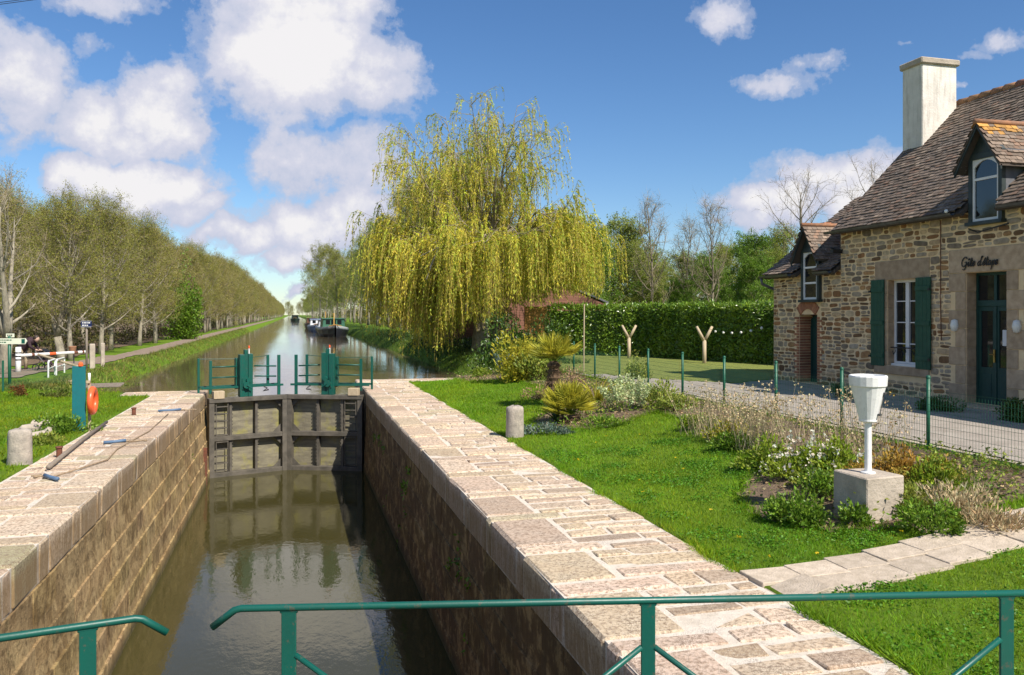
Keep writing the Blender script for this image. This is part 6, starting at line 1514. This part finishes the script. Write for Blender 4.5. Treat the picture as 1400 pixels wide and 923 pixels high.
# ------------------------------------------------------------------ person bending over a pushchair
def person():
    x, y = atd(31, 32.3); z = Z(x, y); root = thing('person', 'person in dark jacket and beige trousers bending over a pushchair', 'person', (x, y, z))
    U_ = np.array([CT, -ST, 0]); Fv = np.array([ST, CT, 0]); o = np.array([x, y, z]); up = np.array([0, 0, 1.0])
    def skin(name, pts, edges, mat, sub=2):
        V = [tuple((o + U_ * a + Fv * b + up * c) - o) for a, b, c, r in pts]
        me = bpy.data.meshes.new(name); me.from_pydata(V, edges, []); me.materials.append(mat); ob = bpy.data.objects.new(name, me); col.objects.link(ob); ob.parent = root
        sk = ob.modifiers.new('skin', 'SKIN'); 
        for sv, (_, _, _, r) in zip(me.skin_vertices[0].data if me.skin_vertices else [], pts): sv.radius = (r, r)
        if not me.skin_vertices:
            pass
        s_ = ob.modifiers.new('sub', 'SUBSURF'); s_.levels = sub; s_.render_levels = sub
        return ob
    # mesh tubes keep this figure independent of skin layers
    W = lambda a, b, c: tuple(o + U_ * a + Fv * b + up * c)
    body = MB()
    body.tube([W(-.02, 0, .86), W(.10, 0, .98), W(.26, 0, 1.10), W(.36, 0, 1.16), W(.42, 0, 1.18)], [.15, .155, .165, .13, .06], 14)      # trunk, bent forward
    body.tube([W(.40, 0, 1.17), W(.47, 0, 1.20)], [.055, .05], 10)
    n = 10
    hd = [(.02, -.12), (.07, -.10), (.092, -.03), (.095, .03), (.08, .08), (.05, .11), (0, .12)]
    body.lathe(hd, 14, W(.54, 0, 1.22))
    body.tube([W(.46, -.05, 1.215), W(.645, -.0, 1.20)], [.02, .014], 6)
    body.build('body', M['skin'], root, smooth=True)
    j = MB(); j.tube([W(-.06, 0, .80), W(.02, 0, .90), W(.14, 0, 1.02), W(.28, 0, 1.12), W(.38, 0, 1.17), W(.44, 0, 1.19)], [.165, .175, .178, .18, .14, .07], 14)
    for s_ in (-1, 1): j.tube([W(.33, .17 * s_, 1.12), W(.40, .20 * s_, .94), W(.56, .14 * s_, .80)], [.07, .058, .045], 10)
    j.build('jacket', M['jacket'], root, smooth=True)
    t = MB()
    for s_ in (-1, 1): t.tube([W(-.03, .09 * s_, .88), W(.02 + .05 * s_, .10 * s_, .48), W(-.04 + .10 * s_, .10 * s_, .06)], [.11, .075, .062], 12)
    t.build('trousers', M['trousers'], root, smooth=True)
    sh = MB()
    for s_ in (-1, 1): sh.tube([W(-.08 + .10 * s_, .10 * s_, .04), W(.05 + .10 * s_, .10 * s_, .045), W(.14 + .1 * s_, .1 * s_, .03)], [.05, .05, .03], 10)
    sh.build('shoes', M['black'], root, smooth=True)
    h = MB(); h.lathe([(.06, -.06), (.098, -.01), (.104, .04), (.09, .10), (.05, .135), (0, .14)], 14, W(.525, 0, 1.225)); h.build('hair', M['hair'], root, smooth=True)
    hn = MB()
    for s_ in (-1, 1):
        hn.tube([W(.56, .14 * s_, .80), W(.60, .12 * s_, .785), W(.635, .11 * s_, .78)], [.03, .038, .034], 8)
        for k in range(4): hn.tube([W(.63, (.09 + .017 * k) * s_, .785), W(.665, (.09 + .017 * k) * s_, .78), W(.685, (.092 + .016 * k) * s_, .755)], [.010, .009, .007], 6)
        hn.tube([W(.60, .08 * s_, .78), W(.63, .06 * s_, .765), W(.65, .06 * s_, .75)], [.012, .010, .008], 6)
    hn.build('hands', M['skin'], root, smooth=True)
    # pushchair
    px_, py_ = W(.80, 0, 0)[:2]; root2 = thing('pushchair', 'dark pushchair parked at the barrier before the bending person', 'pushchair', (px_, py_, z))
    for s_ in (-1, 1):
        fr = MB(); fr.tube([W(.60, .22 * s_, .76), W(.78, .22 * s_, .5), W(1.08, .22 * s_, .12)], .016, 6); fr.tube([W(.62, .22 * s_, .12), W(.90, .22 * s_, .52)], .016, 6); fr.build('frame', M['zinc'], root2)
        for a in (.62, 1.08):
            wh = MB(); R_ = .12; V0 = []
            pts = [W(a + R_ * math.cos(q), .22 * s_, .12 + R_ * math.sin(q)) for q in np.linspace(0, 2 * PI, 17)]; wh.tube(pts, .022, 6, cap=False); wh.tube([W(a - R_, .22 * s_, .12), W(a + R_, .22 * s_, .12)], .008, 4); wh.tube([W(a, .22 * s_, .0), W(a, .22 * s_, .24)], .008, 4); wh.build('wheel', M['black'], root2)
    hb = MB(); hb.tube([W(.60, -.22, .76), W(.60, .22, .76)], .018, 6); hb.build('handle', M['black'], root2)
    st = MB(); st.add([W(.74, -.2, .42), W(.74, .2, .42), W(1.0, .2, .36), W(1.0, -.2, .36), W(.68, -.2, .74), W(.68, .2, .74), W(1.1, .19, .22), W(1.1, -.19, .22)], [(0, 1, 2, 3), (0, 1, 5, 4), (2, 3, 7, 6)]); st.build('seat', M['jacket'], root2)
    hd_ = MB(); V = []
    for a in np.linspace(.1, 1.5, 6):
        for s_ in np.linspace(-.2, .2, 4): V.append(W(.70 + .30 * math.sin(a), s_, .62 + .22 * math.cos(a)))
    hd_.add(V, [(i * 4 + k, i * 4 + k + 1, (i + 1) * 4 + k + 1, (i + 1) * 4 + k) for i in range(5) for k in range(3)]); hd_.build('hood', M['black'], root2, smooth=True)
person()

# ------------------------------------------------------------------ moored boats
def hull(mb, X, Y, ln, bw, free, z0, colr, colr2):
    secs = []
    for t, wf, zf_ in ((0, .05, 1.35), (.06, .45, 1.22), (.15, .8, 1.1), (.3, 1, 1.0), (.8, 1, 1.0), (1, .8, 1.08)):
        y = Y + ln * t; hw = bw / 2 * wf; f = free * zf_
        secs.append([(X - hw, y, z0 + f), (X - hw * 1.03, y, z0 + f * .72), (X - hw * .95, y, z0 + f * .3), (X - hw * .7, y, z0 - .4), (X + hw * .7, y, z0 - .4), (X + hw * .95, y, z0 + f * .3), (X + hw * 1.03, y, z0 + f * .72), (X + hw, y, z0 + f)])
    V = [p for s in secs for p in s]; n = 8; f = [(i * n + k, i * n + k + 1, (i + 1) * n + k + 1, (i + 1) * n + k) for i in range(len(secs) - 1) for k in range(n - 1)] + [(i * n, i * n + 7, (i + 1) * n + 7, (i + 1) * n) for i in range(len(secs) - 1)] + [tuple(range((len(secs) - 1) * n, len(secs) * n))]
    C = [c for s in secs for c in (colr2, colr, colr, colr, colr, colr, colr, colr2)]
    mb.add(V, f, np.array(C))
M['boat'] = simple('boat_paint', (.8, .8, .8), (.72, .72, .72), .4, 3, bump=.05)
def boat(label, px, d, ln, bw, free, c1, c2, cabin, cc, wh, mast=None, deckc=(.3, .22, .12)):
    x, y = atd(px, d); root = thing('barge', label, 'boat', (x, y, WU), 0, 'barges moored on the right bank')
    m = MB(); hull(m, x, y, ln, bw, free, WU, c1, c2); m.build('hull', M['boat'], root)
    m = MB(); a, b = cabin; hw = bw * .38; z0 = WU + free * 1.0
    m.prism([(x - hw, z0 - .1), (x + hw, z0 - .1), (x + hw * .92, z0 + wh), (x - hw * .92, z0 + wh)], y + ln * a, y + ln * b, 'y', cc); cb = m.build('cabin', M['boat'], root, bevel=.04)
    m = MB(); m.span(x - hw * 1.02, x + hw * 1.02, y + ln * a - .15, y + ln * b + .1, z0 + wh, z0 + wh + .07, deckc); m.build('cabin_roof', M['boat'], root)
    for q in (-.5, 0, .5) if bw > 3 else (-.4, .4):
        m = MB(); m.span(x + hw * q - .25, x + hw * q + .25, y + ln * a - .03, y + ln * a - .005, z0 + wh * .4, z0 + wh * .85); m.build('window', M['glass'], root)
    if mast:
        m = MB(); m.tube([(x, y + ln * .22, z0), (x, y + ln * .22, z0 + mast)], .06, 8, (.75, .45, .12)); m.build('mast', M['boat'], root)
    m = MB(); m.tube([(x - bw * .2, y + .3, z0 + free * .25), (x, y + .02, z0 + free * .4), (x + bw * .2, y + .3, z0 + free * .25)], .05, 6, (.5, .25, .05)); m.build('bow_rail', M['boat'], root)
boat('black and white bowed barge with a green cabin nearest the willow', 458.5, 98, 16, 3.6, 1.05, (.02, .02, .025), (.75, .78, .74), (.25, .8), (.05, .16, .10), 1.1, 1.8, (.08, .2, .13))
boat('white and blue cruiser moored behind the green barge', 434, 128, 11, 2.7, .9, (.10, .16, .30), (.8, .8, .8), (.3, .85), (.75, .77, .8), 1.0, None, (.3, .4, .6))
boat('dark brown barge at the far end of the moored row', 427.5, 150, 12, 2.6, 1.0, (.05, .03, .02), (.25, .10, .05), (.3, .8), (.16, .08, .05), 1.0, None)
boat('blue and white boat half hidden behind the green barge', 446, 118, 10, 2.6, .9, (.04, .07, .14), (.7, .72, .75), (.3, .85), (.5, .52, .56), .9, 2.2, (.1, .1, .12))
boat('tiny dark boat far away in the middle of the canal', 403.5, 330, 12, 3.6, 1.0, (.02, .04, .03), (.05, .09, .07), (.3, .85), (.03, .06, .05), 1.4, None, (.04, .05, .05))

# ------------------------------------------------------------------ light and sky
SUN = Vector((.43, -.80, 1.0)).normalized()
sd = bpy.data.lights.new('sun', 'SUN'); so = bpy.data.objects.new('sun', sd); col.objects.link(so)
so.rotation_euler = (-SUN).to_track_quat('-Z', 'Y').to_euler(); so.location = (10, -20, 30)
sd.energy = 5.0; sd.angle = math.radians(.5); sd.color = (1, .93, .83)
world = bpy.data.worlds.new('World'); sc.world = world; world.use_nodes = True
t = NT(world.node_tree); bg = world.node_tree.nodes['Background']
sky = t.n('ShaderNodeTexSky', sky_type='NISHITA', sun_disc=False)
sky.sun_elevation = math.asin(SUN.z); sky.sun_rotation = math.atan2(SUN.x, SUN.y); sky.altitude = 200; sky.air_density = 1.0; sky.dust_density = .15; sky.ozone_density = 2.2
tc = t.n('ShaderNodeTexCoord'); vec = tc.outputs['Generated']
sx = t.n('ShaderNodeSeparateXYZ'); L(t, vec, sx.inputs[0])
az = t.math('ARCTAN2', sx.outputs[0], sx.outputs[1]); el = t.math('ARCSINE', sx.outputs[2])
nz = t.n('ShaderNodeTexNoise'); L(t, vec, nz.inputs['Vector']); nz.inputs['Scale'].default_value = 7; nz.inputs['Detail'].default_value = 6; nz.inputs['Roughness'].default_value = .6
n1 = t.noise(vec, 11, 10, .62); n2 = t.noise(vec, 34, 8, .65)
wr_ = t.n('ShaderNodeVectorMath', operation='MULTIPLY_ADD'); L(t, nz.outputs['Color'], wr_.inputs[0]); wr_.inputs[1].default_value = (.15, .10, 0)
cb = t.n('ShaderNodeCombineXYZ'); L(t, t.math('SUBTRACT', az, .075), cb.inputs[0]); L(t, t.math('SUBTRACT', el, .05), cb.inputs[1]); L(t, cb.outputs[0], wr_.inputs[2])
CL = [(395, 70, 120, 90, 1.15), (345, 80, 70, 70, 1), (500, 110, 85, 65, .95), (420, 5, 130, 50, 1.0), (555, 95, 45, 40, .7), (515, 35, 40, 25, .6),
      (30, 115, 85, 60, .95), (0, 60, 50, 40, .7), (120, 160, 80, 45, .9), (225, 155, 60, 60, 1.05), (180, 185, 90, 35, .8), (30, 160, 90, 45, .8), (140, 14, 85, 28, .72), (110, 75, 45, 25, .5),
      (130, 240, 55, 40, 1.05), (205, 255, 70, 42, 1.05), (265, 285, 60, 24, .7), (335, 312, 70, 22, .9), (420, 305, 90, 40, 1.05), (480, 285, 60, 50, .95), (410, 340, 80, 24, .85), (425, 225, 90, 55, .80), (500, 215, 60, 60, .75), (395, 398, 20, 14, .8),
      (1075, 118, 60, 22, .66), (1115, 92, 45, 22, .62), (1145, 245, 95, 32, 1.1), (1060, 285, 80, 32, 1.05), (1020, 310, 60, 24, .8), (1200, 260, 80, 50, 1.1), (990, 22, 55, 32, .62), (1385, 48, 55, 24, .6), (1345, 70, 25, 16, .5), (1330, 122, 22, 8, .45), (815, 316, 55, 10, .55), (700, 170, 40, 10, .2), (1250, 40, 30, 8, .35)]
cur = None
for (px, py, rx, ry, am) in CL:
    a0 = TH + math.atan((px - 700) / F); k = math.cos(a0 - TH); e0 = math.atan((430 - py) / F * k); sa, se = F / rx / (k * k), F / ry / k
    vm = t.n('ShaderNodeVectorMath', operation='MULTIPLY_ADD'); L(t, wr_.outputs[0], vm.inputs[0]); vm.inputs[1].default_value = (sa, se, 0); vm.inputs[2].default_value = (-a0 * sa, -e0 * se, 0)
    ln = t.n('ShaderNodeVectorMath', operation='DOT_PRODUCT'); L(t, vm.outputs[0], ln.inputs[0]); L(t, vm.outputs[0], ln.inputs[1])
    b = t.math('MULTIPLY', t.math('EXPONENT', t.math('MULTIPLY', ln.outputs['Value'], -.75)), am)
    cur = b if cur is None else t.math('MAXIMUM', cur, b)
# scattered clouds outside the photographed part of the sky
far = t.math('MULTIPLY', t.ramp(t.noise(vec, 3.0, 6, .6), [(.50, 0.0), (.62, .9)]), t.ramp(t.math('ABSOLUTE', t.math('SUBTRACT', az, TH)), [(.22, 0.0), (.30, 1.0)]))
far = t.math('MULTIPLY', t.ramp(t.noise(vec, 3.0, 6, .6), [(.50, 0.0), (.62, .9)]), t.math('MULTIPLY_ADD', t.math('ABSOLUTE', t.math('SUBTRACT', az, TH)), 8.0, -6.4, clamp=True))
cur = t.math('MAXIMUM', cur, far)
dens = t.math('ADD', cur, t.math('ADD', t.math('MULTIPLY', t.math('SUBTRACT', n1, .5), .95), t.math('MULTIPLY', t.math('SUBTRACT', n2, .5), .62)))
alpha = t.ramp(dens, [(.33, 0.0), (.44, .45), (.62, 1.0)], 'EASE')
white = t.ramp(t.math('ADD', dens, t.math('MULTIPLY', t.math('SUBTRACT', n1, .5), .5)), [(.45, (3.5, 3.9, 5.0)), (.75, (4.6, 4.7, 5.5)), (1.0, (6.2, 6.1, 6.2))])
hs = t.n('ShaderNodeHueSaturation'); L(t, sky.outputs[0], hs.inputs['Color']); hs.inputs['Saturation'].default_value = 1.16; hs.inputs['Value'].default_value = .86
L(t, t.mix(alpha, t.mix(1.0, hs.outputs[0], (.80, .90, 1.03), 'MULTIPLY'), white), bg.inputs[0]); bg.inputs[1].default_value = .10
sc.view_settings.view_transform = 'Standard'; sc.view_settings.look = 'None'; sc.view_settings.exposure = .54; sc.view_settings.gamma = 1
sc.cycles.max_bounces = 6; sc.cycles.diffuse_bounces = 3; sc.cycles.glossy_bounces = 3; sc.cycles.transmission_bounces = 4; sc.cycles.transparent_max_bounces = 4
sc.cycles.use_denoising = True
